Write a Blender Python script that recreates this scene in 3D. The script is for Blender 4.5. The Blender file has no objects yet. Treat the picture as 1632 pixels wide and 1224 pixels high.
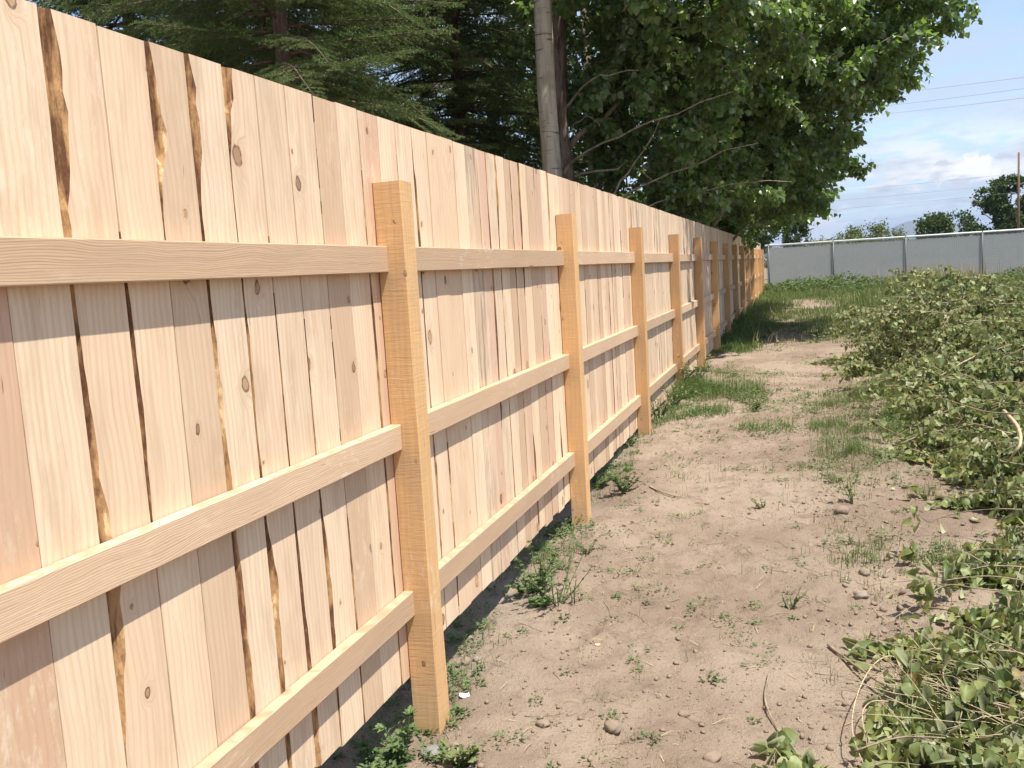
import bpy, math, random
import numpy as np
from mathutils import Matrix, Vector
rng = np.random.default_rng(7)
random.seed(7)
R = math.radians
SC = bpy.context.scene
COL = SC.collection

# ------------------------------------------------------------------ camera
cam_d = bpy.data.cameras.new('camera')
cam = bpy.data.objects.new('camera', cam_d)
COL.objects.link(cam)
cam_d.sensor_width = 36.0
cam_d.lens = 1453.03 / 1632 * 36
cam_d.clip_start = 0.05
cam_d.clip_end = 20000
CAM = Vector((1.379, 0.0, 1.3106))
fw = Vector((-0.30443403, 0.94505453, -0.1191296))
rt = Vector((0.95228807, 0.29912747, -0.06058213))
up = Vector((0.02161848, 0.13188896, 0.99102873))
m3 = Matrix((rt, up, -fw)).transposed()
cam.matrix_world = Matrix.Translation(CAM) @ m3.to_4x4()
SC.camera = cam

# ------------------------------------------------------------------ light
SUN_EL, SUN_AZ = R(67.3), R(-24.0)      # direction towards the sun: +X turned towards -Y
sdir = Vector((math.cos(SUN_EL) * math.cos(SUN_AZ), math.cos(SUN_EL) * math.sin(SUN_AZ), math.sin(SUN_EL)))
sd = bpy.data.lights.new('sun', 'SUN')
sd.energy = 3.45
sd.angle = R(0.55)
sd.color = (1.0, 0.955, 0.855)
sun = bpy.data.objects.new('sun', sd)
COL.objects.link(sun)
sun.rotation_euler = sdir.to_track_quat('Z', 'Y').to_euler()

world = bpy.data.worlds.new('World')
SC.world = world
world.use_nodes = True
SC.view_settings.view_transform = 'Standard'
SC.view_settings.look = 'None'
SC.view_settings.exposure = 1.32
SC.view_settings.gamma = 1.0
SC.view_settings.use_curve_mapping = False
SC.render.engine = 'CYCLES'
SC.cycles.use_denoising = True
SC.cycles.max_bounces = 6
SC.cycles.diffuse_bounces = 5
SC.cycles.glossy_bounces = 2
SC.cycles.transmission_bounces = 3
SC.cycles.transparent_max_bounces = 6
SC.cycles.volume_bounces = 0


# ------------------------------------------------------------------ node helper
class NT:
    def __init__(self, tree):
        self.t = tree
        tree.nodes.clear()

    def n(self, typ, ins=None, **props):
        nd = self.t.nodes.new(typ)
        for k, v in props.items():
            setattr(nd, k, v)
        if ins:
            for k, v in ins.items():
                s = nd.inputs[k]
                if isinstance(v, bpy.types.NodeSocket):
                    self.t.links.new(v, s)
                else:
                    s.default_value = v
        return nd

    def math(self, op, a, b=0.0, c=None, clamp=False):
        nd = self.n('ShaderNodeMath', operation=op, use_clamp=clamp)
        vals = [a, b] + ([c] if c is not None else [])
        for i, v in enumerate(vals):
            if isinstance(v, bpy.types.NodeSocket):
                self.t.links.new(v, nd.inputs[i])
            else:
                nd.inputs[i].default_value = v
        return nd.outputs[0]

    def mix(self, f, a, b, mode='MIX'):
        nd = self.n('ShaderNodeMix', data_type='RGBA', blend_type=mode)
        for k, v in ((0, f), (6, a), (7, b)):
            if isinstance(v, bpy.types.NodeSocket):
                self.t.links.new(v, nd.inputs[k])
            else:
                nd.inputs[k].default_value = v if k == 0 else (tuple(v) + (1.0,) if len(v) == 3 else v)
        return nd.outputs[2]

    def step(self, x, a, b, lo=0.0, hi=1.0):
        nd = self.n('ShaderNodeMapRange', interpolation_type='SMOOTHSTEP')
        for i, v in enumerate((x, a, b, lo, hi)):
            if isinstance(v, bpy.types.NodeSocket):
                self.t.links.new(v, nd.inputs[i])
            else:
                nd.inputs[i].default_value = v
        return nd.outputs[0]

    def noise(self, vec, scale, detail=3.0, rough=0.55, dist=0.0, out=0):
        nd = self.n('ShaderNodeTexNoise', {'Scale': scale, 'Detail': detail, 'Roughness': rough, 'Distortion': dist})
        if vec is not None:
            self.t.links.new(vec, nd.inputs['Vector'])
        return nd.outputs[out]

    def vmul(self, vec, s):
        nd = self.n('ShaderNodeVectorMath', operation='MULTIPLY')
        self.t.links.new(vec, nd.inputs[0])
        nd.inputs[1].default_value = s
        return nd.outputs[0]

    def vadd(self, a, b):
        nd = self.n('ShaderNodeVectorMath', operation='ADD')
        for i, v in enumerate((a, b)):
            if isinstance(v, bpy.types.NodeSocket):
                self.t.links.new(v, nd.inputs[i])
            else:
                nd.inputs[i].default_value = v
        return nd.outputs[0]


def new_mat(name):
    m = bpy.data.materials.new(name)
    m.use_nodes = True
    return m, NT(m.node_tree)


def finish(nt, col, rough=0.8, bump=None, bump_dist=0.01, bump_strength=0.5, spec=0.3, translucent=None, metallic=0.0):
    ins = {'Base Color': col if isinstance(col, bpy.types.NodeSocket) else tuple(col) + (1.0,), 'Roughness': rough,
           'Specular IOR Level': spec, 'Metallic': metallic}
    b = nt.n('ShaderNodeBsdfPrincipled', ins)
    if bump is not None:
        bn = nt.n('ShaderNodeBump', {'Height': bump, 'Distance': bump_dist, 'Strength': bump_strength})
        nt.t.links.new(bn.outputs[0], b.inputs['Normal'])
    sh = b.outputs[0]
    if translucent is not None:
        fac, tcol = translucent
        t = nt.n('ShaderNodeBsdfTranslucent', {'Color': tcol if isinstance(tcol, bpy.types.NodeSocket) else tuple(tcol) + (1.0,)})
        mx = nt.n('ShaderNodeMixShader', {0: fac, 1: sh, 2: t.outputs[0]})
        sh = mx.outputs[0]
    nt.n('ShaderNodeOutputMaterial', {'Surface': sh})


# ------------------------------------------------------------------ sky
def build_world():
    nt = NT(world.node_tree)
    sky = nt.n('ShaderNodeTexSky', sky_type='NISHITA', sun_disc=False)
    sky.sun_elevation = SUN_EL
    sky.sun_rotation = math.atan2(sdir.x, sdir.y)
    sky.altitude = 1400
    sky.air_density = 1.0
    sky.dust_density = 1.0
    tc = nt.n('ShaderNodeTexCoord')
    sep = nt.n('ShaderNodeSeparateXYZ', {0: tc.outputs['Generated']})
    z = sep.outputs[2]
    zc = nt.math('MAXIMUM', z, 0.0)
    den = nt.math('ADD', zc, 0.10)
    px = nt.math('DIVIDE', sep.outputs[0], den)
    py = nt.math('DIVIDE', sep.outputs[1], den)
    plane = nt.n('ShaderNodeCombineXYZ', {0: px, 1: py, 2: 0.0}).outputs[0]
    # thin streaky cirrus on a high plane
    rotn = nt.n('ShaderNodeVectorRotate', {'Vector': plane, 'Angle': 0.5}, rotation_type='Z_AXIS')
    ci = nt.noise(nt.vmul(rotn.outputs[0], (0.35, 1.1, 1.0)), 1.5, 6.0, 0.6, 0.4)
    ci2 = nt.noise(nt.vadd(plane, (7.3, 2.1, 0.0)), 0.5, 3.0, 0.5)
    cif = nt.math('MULTIPLY', nt.step(ci, 0.36, 0.60), nt.step(ci2, 0.2, 0.5), clamp=True)
    cif = nt.math('MULTIPLY', cif, 0.72)
    # low cumulus banks near the horizon
    d = nt.vmul(tc.outputs['Generated'], (1.0, 1.0, 3.6))
    cu = nt.noise(nt.vadd(d, (0.72, 1.9, 0.33)), 14.0, 7.0, 0.55, 0.15)
    band = nt.math('MULTIPLY', nt.step(z, -0.01, 0.02), nt.step(z, 0.145, 0.07))
    cuf = nt.math('MULTIPLY', nt.step(cu, 0.44, 0.55), band, clamp=True)
    shade = nt.noise(nt.vadd(d, (0.70, 1.9, 0.36)), 14.0, 5.0, 0.55)
    cucol = nt.mix(nt.step(shade, 0.35, 0.6), (2.8, 3.05, 3.45), (4.9, 4.85, 4.8))
    # one brighter puff of cumulus (north-north-east, low)
    az, el = R(8.75), R(4.15)
    c = (math.sin(az) * math.cos(el), math.cos(az) * math.cos(el), math.sin(el))
    off = nt.vadd(tc.outputs['Generated'], (-c[0], -c[1], -c[2]))
    wob = nt.noise(tc.outputs['Generated'], 75.0, 5.0, 0.65, 0, 1)
    off = nt.vadd(off, nt.vmul(nt.vadd(wob, (-0.5, -0.5, -0.5)), (0.05, 0.05, 0.04)))
    so = nt.n('ShaderNodeSeparateXYZ', {0: off})
    zz = nt.math('MULTIPLY', so.outputs[2], 1.75)
    r2 = nt.math('SQRT', nt.math('ADD', nt.math('MULTIPLY', so.outputs[0], so.outputs[0]), nt.math('MULTIPLY', zz, zz)))
    front = nt.step(sep.outputs[1], 0.0, 0.1)
    puff = nt.math('MULTIPLY', nt.step(r2, 0.029, 0.022), front)
    cucol2 = nt.mix(nt.step(nt.noise(nt.vadd(d, (0.2, .9, 0.42)), 22.0, 5.0, 0.6), .36, .58), (3.4, 3.55, 3.8), (5.4, 5.35, 5.25))
    haze = nt.math('MULTIPLY', nt.step(z, 0.22, -0.02), 0.38)
    col = nt.mix(haze, sky.outputs[0], (1.75, 2.35, 3.3))
    col = nt.mix(cif, col, (3.0, 3.3, 3.75))
    col = nt.mix(cuf, col, cucol)
    col = nt.mix(puff, col, cucol2)
    bg = nt.n('ShaderNodeBackground', {'Color': col, 'Strength': 0.094})
    nt.n('ShaderNodeOutputWorld', {'Surface': bg.outputs[0]})


build_world()


# ------------------------------------------------------------------ numpy noise
def _hash(ix, iy, seed):
    h = (ix.astype(np.int64) * 374761393 + iy.astype(np.int64) * 668265263 + seed * 974711) & 0x7fffffff
    h = (h ^ (h >> 13)) * 1274126177 & 0x7fffffff
    return ((h ^ (h >> 16)) & 0xffff) / 65535.0


def vnoise(x, y, seed=0):
    ix = np.floor(x); iy = np.floor(y)
    fx = x - ix; fy = y - iy
    fx = fx * fx * (3 - 2 * fx); fy = fy * fy * (3 - 2 * fy)
    a = _hash(ix, iy, seed); b = _hash(ix + 1, iy, seed)
    c = _hash(ix, iy + 1, seed); d = _hash(ix + 1, iy + 1, seed)
    return (a * (1 - fx) + b * fx) * (1 - fy) + (c * (1 - fx) + d * fx) * fy


def fbm(x, y, seed=0, octs=4, gain=0.5):
    s = 0; a = 1.0; t = 0
    for i in range(octs):
        s = s + a * vnoise(x * 2 ** i + 13.7 * i, y * 2 ** i + 7.1 * i, seed + i)
        t += a
        a *= gain
    return s / t


def sstep(x, a, b):
    t = np.clip((x - a) / (b - a), 0, 1)
    return t * t * (3 - 2 * t)


GK = np.array([[-60, -.40], [0, -.36], [2.87, -.315], [5.3, -.245], [7.76, -.13], [10.2, -.11], [12.6, -.15], [16, -.12], [20, -.05], [26, 0.0], [36, 0.0], [60, -0.05], [200, -.3], [1e5, -.3]])


def ground(x, y, fine=True):
    x = np.asarray(x, float); y = np.asarray(y, float)
    z = np.interp(y, GK[:, 0], GK[:, 1])
    near = np.exp(-np.maximum(y - 8, 0) / 14.0)
    z = z + 0.022 * (fbm(x * 4.4, y * 3.6, 17, 2) - .5) * np.exp(-np.maximum(y - 8, 0) / 8)
    z = z + 0.09 * (fbm(x * .6, y * .6, 3, 3) - .5) * np.clip((np.abs(x) - .1) * 1.5, .15, 1)
    z = z + 0.03 * (fbm(x * 2.6, y * 2.6, 11, 3) - .5)
    if fine:
        z = z + 0.030 * near * (fbm(x * 9, y * 9, 21, 4, .62) - .5)
        crust = fbm(x * 2.1 + 5, y * 2.1, 31, 2)
        rid = 1 - np.abs(2 * fbm(x * 17, y * 17, 41, 2) - 1)
        z = z + 0.026 * near * sstep(crust, .44, .62) * (rid - .55)
    # lip of spoil along the fence line and under it
    z = z + 0.03 * np.exp(-((x - .25) / .22) ** 2) * (fbm(x * 0 + .5, y * 1.3, 51, 2) - .35) * 2
    z = z - 0.05 * np.exp(-((x + .35) / .3) ** 2)
    return z


# ------------------------------------------------------------------ mesh helpers
def link(name, me, mats, parent=None, smooth=False):
    for m in mats:
        me.materials.append(m)
    if smooth:
        me.polygons.foreach_set('use_smooth', np.ones(len(me.polygons), bool))
    o = bpy.data.objects.new(name, me)
    COL.objects.link(o)
    if parent is not None:
        o.parent = parent
    return o


def mesh_tris(name, V, T, mi=None, attrs=None):
    V = np.ascontiguousarray(V, np.float32); T = np.ascontiguousarray(T, np.int32)
    me = bpy.data.meshes.new(name)
    me.vertices.add(len(V)); me.vertices.foreach_set('co', V.ravel())
    me.loops.add(T.size); me.loops.foreach_set('vertex_index', T.ravel())
    me.polygons.add(len(T))
    me.polygons.foreach_set('loop_start', np.arange(len(T), dtype=np.int32) * 3)
    me.polygons.foreach_set('loop_total', np.full(len(T), 3, np.int32))
    if mi is not None:
        me.polygons.foreach_set('material_index', np.ascontiguousarray(mi, np.int32))
    if attrs is not None:
        for k, v in attrs.items():
            a = me.attributes.new(k, 'FLOAT', 'POINT')
            a.data.foreach_set('value', np.ascontiguousarray(v, np.float32))
    me.update(calc_edges=True)
    return me


class TB:
    """collects triangles, with a material index and a random tint per piece"""
    def __init__(self):
        self.V = []; self.T = []; self.M = []; self.A = []; self.n = 0

    def add(self, V, T, mi=0, tint=None):
        V = np.asarray(V, float).reshape(-1, 3); T = np.asarray(T, int).reshape(-1, 3)
        self.V.append(V); self.T.append(T + self.n); self.M.append(np.full(len(T), mi))
        self.A.append(np.full(len(V), .5) if tint is None else np.broadcast_to(tint, (len(V),)))
        self.n += len(V)

    def scatter(self, tv, tt, P, X, Y, Z, S, mi=0, tint=None):
        """template tv in the frames X,Y,Z at P"""
        P = np.asarray(P, float)
        N = len(P)
        if N == 0:
            return
        S = np.broadcast_to(np.asarray(S, float), (N,)) if np.ndim(S) < 2 else S
        if np.ndim(S) == 1:
            S = np.stack([S, S, S], 1)
        V = P[:, None, :] + (tv[None, :, 0, None] * (X * S[:, :1])[:, None, :] + tv[None, :, 1, None] * (Y * S[:, 1:2])[:, None, :]
                             + tv[None, :, 2, None] * (Z * S[:, 2:3])[:, None, :])
        T = tt[None] + (np.arange(N) * len(tv))[:, None, None]
        if tint is None:
            tint = rng.random(N)
        self.add(V, T, mi, np.repeat(tint, len(tv)))

    def tube(self, pts, rad, k=5, mi=0, tint=None, cap=True):
        pts = np.asarray(pts, float); n = len(pts)
        rad = np.broadcast_to(np.asarray(rad, float), (n,))
        t = np.gradient(pts, axis=0); t /= np.linalg.norm(t, axis=1)[:, None] + 1e-9
        ref = np.array([0, 0, 1.0]) if abs(t[0][2]) < .9 else np.array([1.0, 0, 0])
        u = np.cross(t, ref); u /= np.linalg.norm(u, axis=1)[:, None] + 1e-9
        v = np.cross(t, u)
        a = np.arange(k) * 2 * math.pi / k
        V = pts[:, None] + rad[:, None, None] * (np.cos(a)[None, :, None] * u[:, None] + np.sin(a)[None, :, None] * v[:, None])
        V = V.reshape(-1, 3)
        i = np.arange(n - 1)[:, None] * k; j = np.arange(k)[None]; j2 = (j + 1) % k
        A = i + j; B = i + j2; C = i + k + j2; D = i + k + j
        T = np.concatenate([np.stack([A, B, C], -1).reshape(-1, 3), np.stack([A, C, D], -1).reshape(-1, 3)])
        if cap:
            V = np.concatenate([V, pts[:1], pts[-1:]])
            jj = np.arange(k); c0 = n * k; c1 = c0 + 1; b = (n - 1) * k
            T = np.concatenate([T, np.stack([np.full(k, c0), (jj + 1) % k, jj], 1), np.stack([np.full(k, c1), b + jj, b + (jj + 1) % k], 1)])
        self.add(V, T, mi, tint)

    def mesh(self, name):
        V = np.concatenate(self.V); T = np.concatenate(self.T)
        return mesh_tris(name, V, T, np.concatenate(self.M), {'tint': np.concatenate(self.A)})

    def obj(self, name, mats, parent=None, smooth=False):
        return link(name, self.mesh(name), mats, parent, smooth)


def norm(a):
    return a / (np.linalg.norm(a, axis=-1, keepdims=True) + 1e-9)


def frames(D, roll=None):
    """orthonormal frames: Y along D, Z roughly up"""
    D = norm(D)
    ref = np.where(np.abs(D[:, 2:3]) > .93, np.array([[1.0, 0, 0]]), np.array([[0, 0, 1.0]]))
    X = norm(np.cross(D, ref)); Z = np.cross(X, D)
    if roll is not None:
        c = np.cos(roll)[:, None]; s = np.sin(roll)[:, None]
        X, Z = X * c + Z * s, Z * c - X * s
    return X, D, Z


def tag(o, label=None, cat=None, group=None, kind=None):
    if label: o['label'] = label
    if cat: o['category'] = cat
    if group: o['group'] = group
    if kind: o['kind'] = kind
    return o


def empty(name, loc=(0, 0, 0)):
    o = bpy.data.objects.new(name, None)
    o.location = loc
    o.empty_display_size = .2
    COL.objects.link(o)
    return o


# ------------------------------------------------------------------ materials
def wood_mat(name, axis, cream, pink, tan, knots=True, saw=0.0, grain=1.0, bark=False):
    """axis = index of the grain direction in object space (2: upright plank, 1: rail). Object colour: r pink, g tan, b grey stain and painted leaf shade, a split"""
    m, nt = new_mat(name)
    tc = nt.n('ShaderNodeTexCoord'); oi = nt.n('ShaderNodeObjectInfo')
    rnd = oi.outputs['Random']
    sep = nt.n('ShaderNodeSeparateXYZ', {0: tc.outputs['Object']})
    sc = nt.n('ShaderNodeSeparateColor', {0: oi.outputs['Color']})
    al = sep.outputs[axis]; ac = sep.outputs[1 if axis == 2 else 2]; dp = sep.outputs[0]
    if saw > 0:
        ac = nt.math('ADD', ac, dp)
    shift = nt.math('MULTIPLY', rnd, 91.0)
    base = nt.n('ShaderNodeCombineXYZ', {0: nt.math('ADD', dp, shift), 1: ac, 2: al}).outputs[0]
    # bent fibres
    bend = nt.noise(nt.vmul(base, (1, 3.0, 1.6)), 1.6, 2.0, .5, 0, 1)
    gv = nt.vadd(base, nt.vmul(nt.vadd(bend, (-.5, -.5, -.5)), (0.0, .055, 0.0)))
    if knots:
        kv = nt.vmul(nt.n('ShaderNodeCombineXYZ', {0: nt.math('ADD', ac, shift), 1: al, 2: 0.0}).outputs[0], (5.2, 3.6, 1))
        wobk = nt.noise(base, 22.0, 3.0, .6, 0, 1)
        kv = nt.vadd(kv, nt.vmul(nt.vadd(wobk, (-.5, -.5, -.5)), (.10, .10, 0)))
        vo = nt.n('ShaderNodeTexVoronoi', {'Vector': kv, 'Scale': 1.0}, voronoi_dimensions='2D')
        vc = nt.n('ShaderNodeSeparateColor', {0: vo.outputs['Color']})
        rad = nt.math('MULTIPLY_ADD', nt.math('POWER', vc.outputs[1], 2.5), .085, .022)
        on = nt.step(vc.outputs[0], .54, .55)
        dd = nt.math('DIVIDE', vo.outputs['Distance'], rad)
        inside = nt.math('MULTIPLY', nt.step(dd, 1.15, .9), on)
        rim = nt.math('MULTIPLY', nt.math('MULTIPLY', nt.math('MULTIPLY', nt.step(dd, 1.2, 1.0), nt.step(dd, .6, .95)), on), nt.step(nt.noise(base, 40.0, 2.0), .3, .55))
        halo = nt.math('MULTIPLY', nt.step(dd, 3.4, .9), on)
        kc = nt.mix(vc.outputs[2], (.50, .29, .15), (.16, .08, .045))
        kring = nt.n('ShaderNodeMath', {0: nt.math('MULTIPLY', dd, 17.0)}, operation='SINE').outputs[0]
        kc = nt.mix(nt.math('MULTIPLY', nt.math('ABSOLUTE', kring), .3), kc, (.26, .13, .07))
        gv = nt.vadd(gv, nt.n('ShaderNodeCombineXYZ', {1: nt.math('MULTIPLY', halo, .035)}).outputs[0])
    g1 = nt.noise(nt.vmul(gv, (8, 70, 1.3)), 1.0, 4.0, .6)
    g2 = nt.noise(nt.vmul(gv, (5, 210, 3.0)), 1.0, 2.0, .5)
    wv = nt.n('ShaderNodeTexWave', {'Vector': nt.vmul(gv, (0, 1, .10)), 'Scale': 17.0 * grain, 'Distortion': 3.4, 'Detail': 2.0, 'Detail Scale': 1.6},
              wave_type='BANDS', bands_direction='Y')
    ring = nt.math('POWER', wv.outputs['Fac'], 2.6)
    # heart / sap wood split across the board
    edge = nt.math('SUBTRACT', ac, nt.math('MULTIPLY', nt.math('SUBTRACT', rnd, .5), .12))
    edge = nt.math('ADD', edge, nt.math('MULTIPLY', nt.math('SUBTRACT', nt.noise(nt.vmul(base, (1, 1, .8)), 1.5, 2.0), .5), .07))
    split = nt.step(edge, -.004, .006)
    pinkf = nt.math('MULTIPLY', sc.outputs[0], nt.math('ADD', nt.math('MULTIPLY', split, .75), .25))
    patch = nt.noise(nt.vmul(base, (2, 9, 1.1)), 1.0, 3.0, .5)
    col = nt.mix(pinkf, cream, pink)
    col = nt.mix(nt.math('MULTIPLY', sc.outputs[1], nt.math('ADD', .35, patch), clamp=True), col, tan)
    yel = nt.step(nt.noise(nt.vmul(nt.vadd(base, (3, 0, 9)), (2, 16, 1.6)), 1.0, 3.0, .6), .6, .78)
    col = nt.mix(nt.math('MULTIPLY', yel, .38), col, (.62, .40, .17))
    col = nt.mix(nt.math('MULTIPLY', nt.math('SUBTRACT', 1.0, nt.step(g1, .3, .62)), .34), col, nt.mix(.5, tan, pink))
    col = nt.mix(nt.math('MULTIPLY', ring, .22 * grain, clamp=True), col, nt.mix(.6, tan, (.34, .18, .10)))
    col = nt.mix(nt.math('MULTIPLY', nt.step(g2, .58, .75), .34), col, (.42, .27, .16))
    # blue-grey streaks: stain, and leaf shade painted on the middle bays
    st = nt.step(nt.noise(nt.vmul(nt.vadd(base, (5, 5, 5)), (2, 22, 2.4)), 1.0, 4.0, .65), .46, .68)
    col = nt.mix(nt.math('MULTIPLY', nt.math('MULTIPLY', st, sc.outputs[2]), .8, clamp=True), col, (.17, .155, .135))
    # small dark cracks and pitch pockets
    cr = nt.noise(nt.vmul(nt.vadd(gv, (1, 2, 3)), (3, 85, 5.5)), 1.0, 2.0, .5)
    crf = nt.step(cr, .735, .77)
    col = nt.mix(nt.math('MULTIPLY', crf, .75), col, (.16, .08, .04))
    bump = nt.math('ADD', nt.math('MULTIPLY', g1, .5), nt.math('MULTIPLY', g2, .35))
    bump = nt.math('SUBTRACT', bump, nt.math('MULTIPLY', crf, .7))
    if knots:
        col = nt.mix(nt.math('MULTIPLY', halo, .30), col, (.50, .32, .18))
        col = nt.mix(nt.math('MULTIPLY', inside, .8), col, kc)
        col = nt.mix(nt.math('MULTIPLY', rim, .75), col, (.10, .05, .028))
        bump = nt.math('SUBTRACT', bump, nt.math('MULTIPLY', rim, .5))
    if saw > 0:
        sw = nt.noise(nt.vmul(nt.vadd(base, nt.vmul(bend, (0, 0, .03))), (5, 7, 120)), 1.0, 4.0, .7)
        sw2 = nt.step(nt.noise(nt.vmul(base, (6, 6, 45)), 1.0, 2.0, .5), .6, .66)
        col = nt.mix(nt.math('MULTIPLY', nt.step(sw, .5, .8), .20 * saw), col, tan)
        col = nt.mix(nt.math('MULTIPLY', sw2, .07 * saw), col, (.35, .18, .07))
        bump = nt.math('ADD', bump, nt.math('MULTIPLY', sw, 1.1 * saw))
    bl = nt.noise(nt.vmul(nt.vadd(base, (8, 1, 4)), (3, 13, 3.2)), 1.0, 5.0, .65)
    col = nt.mix(nt.math('MULTIPLY', nt.step(bl, .46, .70), .55), col, nt.mix(.45, tan, (.50, .37, .27)))
    fz = nt.noise(nt.vmul(nt.vadd(base, (2, 7, 1)), (3, 40, 14)), 1.0, 5.0, .75)
    fzm = nt.noise(nt.vadd(base, (12, 7, 1)), 2.2, 2.0, .5)
    col = nt.mix(nt.math('MULTIPLY', nt.math('MULTIPLY', nt.step(fz, .50, .66), nt.step(fzm, .5, .66)), .32), col, (.84, .74, .60))
    lum = nt.math('MULTIPLY_ADD', rnd, .16, .90)
    col = nt.mix(1.0, col, nt.n('ShaderNodeCombineColor', {0: lum, 1: lum, 2: lum}).outputs[0], 'MULTIPLY')
    finish(nt, col, .72, bump, .0022, .55, spec=.25)
    return m


M_plank = wood_mat('pale_pine', 2, (.775, .615, .435), (.68, .44, .325), (.54, .36, .22))
M_rail = wood_mat('fir_rail', 1, (.65, .485, .33), (.57, .395, .26), (.46, .31, .195), knots=False, grain=3.4)
M_post = wood_mat('rough_post', 2, (.66, .415, .20), (.58, .325, .15), (.52, .29, .13), knots=True, saw=1.0, grain=.7)


def bark_edge_mat():
    m, nt = new_mat('wane_edge')
    tc = nt.n('ShaderNodeTexCoord'); oi = nt.n('ShaderNodeObjectInfo')
    v = nt.vadd(tc.outputs['Object'], nt.n('ShaderNodeCombineXYZ', {0: nt.math('MULTIPLY', oi.outputs['Random'], 50.0)}).outputs[0])
    n1 = nt.noise(nt.vmul(v, (10, 30, 4.0)), 1.0, 4.0, .6)
    n2 = nt.noise(nt.vmul(v, (60, 160, 30)), 1.0, 3.0, .6)
    c = nt.mix(nt.step(n1, .42, .56), (.13, .060, .030), (.42, .24, .11))
    c = nt.mix(nt.step(n1, .58, .66), c, (.66, .46, .25))
    c = nt.mix(nt.math('MULTIPLY', nt.step(n2, .5, .7), .5), c, (.30, .16, .08))
    finish(nt, c, .9, nt.math('ADD', n1, n2), .006, .8, spec=.15)
    return m


M_wane = bark_edge_mat()


def dirt_mat():
    m, nt = new_mat('dry_soil')
    tc = nt.n('ShaderNodeTexCoord'); P = tc.outputs['Object']
    n0 = nt.noise(P, .9, 4.0, .6)
    n1 = nt.noise(P, 6.0, 6.0, .65)
    n2 = nt.noise(P, 38.0, 5.0, .7)
    n3 = nt.noise(P, 160.0, 3.0, .7)
    c = nt.mix(nt.step(n0, .38, .60), (.275, .202, .150), (.37, .286, .216))
    c = nt.mix(nt.math('MULTIPLY', nt.step(n1, .5, .72), .55), c, (.150, .104, .080))
    c = nt.mix(nt.math('MULTIPLY', nt.step(n2, .56, .75), .5), c, (.115, .078, .060))
    c = nt.mix(nt.math('MULTIPLY', nt.step(n3, .6, .75), .5), c, (.34, .265, .21))
    n4 = nt.noise(P, 75.0, 4.0, .75)
    c = nt.mix(nt.math('MULTIPLY', nt.step(n4, .58, .70), .55), c, (.10, .07, .052))
    # thin green-brown thatch where plants grow
    at = nt.n('ShaderNodeAttribute', attribute_name='green')
    g = nt.math('MULTIPLY', at.outputs['Fac'], nt.step(nt.noise(P, 9.0, 4.0, .65), .3, .62), clamp=True)
    thatch = nt.mix(nt.step(nt.noise(P, 24.0, 4.0, .6), .35, .65), (.075, .082, .03), (.155, .135, .07))
    c = nt.mix(nt.math('MULTIPLY', g, .85), c, thatch)
    # far fields
    h = nt.math('ADD', nt.math('MULTIPLY', n1, .3), nt.math('ADD', nt.math('MULTIPLY', n2, .45), nt.math('ADD', nt.math('MULTIPLY', n3, .35), nt.math('MULTIPLY', n4, .45))))
    finish(nt, c, .95, h, .035, .9, spec=.12)
    return m


M_dirt = dirt_mat()


def leaf_mat(name, top, top2, under, tfac=.28, tcol=(.10, .16, .03), rough=.55, spec=.35, yellow=None, yfrac=.1):
    m, nt = new_mat(name)
    at = nt.n('ShaderNodeAttribute', attribute_name='tint')
    oi = nt.n('ShaderNodeObjectInfo')
    t = nt.n('ShaderNodeMath', {0: nt.math('ADD', at.outputs['Fac'], nt.math('MULTIPLY', oi.outputs['Random'], .35))}, operation='FRACT').outputs[0]
    c = nt.mix(t, top, top2)
    if yellow is not None:
        c = nt.mix(nt.step(at.outputs['Fac'], 1 - yfrac, 1 - yfrac + .01), c, yellow)
    ge = nt.n('ShaderNodeNewGeometry')
    bl = nt.noise(nt.n('ShaderNodeTexCoord').outputs['Object'], 45.0, 3.0, .6)
    c = nt.mix(nt.math('MULTIPLY', nt.step(bl, .45, .7), .35), c, tuple(x * .55 for x in top))
    c = nt.mix(ge.outputs['Backfacing'], c, under)
    finish(nt, c, rough, spec=spec, translucent=(tfac, tcol))
    return m


M_poplar = leaf_mat('poplar_leaf', (.085, .16, .042), (.165, .25, .068), (.22, .28, .16), .46, (.20, .32, .05), .34, .75, (.22, .24, .05), .03)
M_wilt = leaf_mat('wilted_leaf', (.070, .108, .030), (.275, .30, .105), (.36, .37, .21), .25, (.24, .28, .06), .5, .4, (.27, .20, .07), .05)
M_needle = leaf_mat('spruce_needle', (.11, .175, .055), (.22, .28, .095), (.10, .15, .05), .25, (.12, .18, .04), .6, .25)
M_dark = leaf_mat('dark_leaf', (.05, .095, .03), (.10, .16, .045), (.06, .09, .04), .25, (.06, .10, .02), .5, .35)
M_far = leaf_mat('far_foliage', (.07, .115, .045), (.13, .175, .07), (.06, .09, .03), .15, (.08, .12, .03), .7, .15)
M_bush = leaf_mat('bush_foliage', (.13, .17, .055), (.22, .25, .085), (.12, .15, .05), .2, (.12, .15, .03), .7, .15)
M_weed = leaf_mat('weed_leaf', (.08, .13, .045), (.155, .205, .08), (.13, .18, .08), .25, (.15, .22, .04), .6, .3)
M_grass = leaf_mat('grass_blade', (.10, .145, .045), (.205, .225, .095), (.10, .15, .04), .3, (.16, .22, .04), .6, .3, (.36, .30, .18), .24)
M_straw = leaf_mat('dry_straw', (.42, .33, .20), (.55, .45, .29), (.45, .36, .22), .2, (.35, .28, .12), .7, .2)
M_flower = leaf_mat('yellow_petals', (.75, .62, .05), (.85, .75, .15), (.7, .6, .1), .2, (.6, .5, .05), .6, .2)


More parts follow.
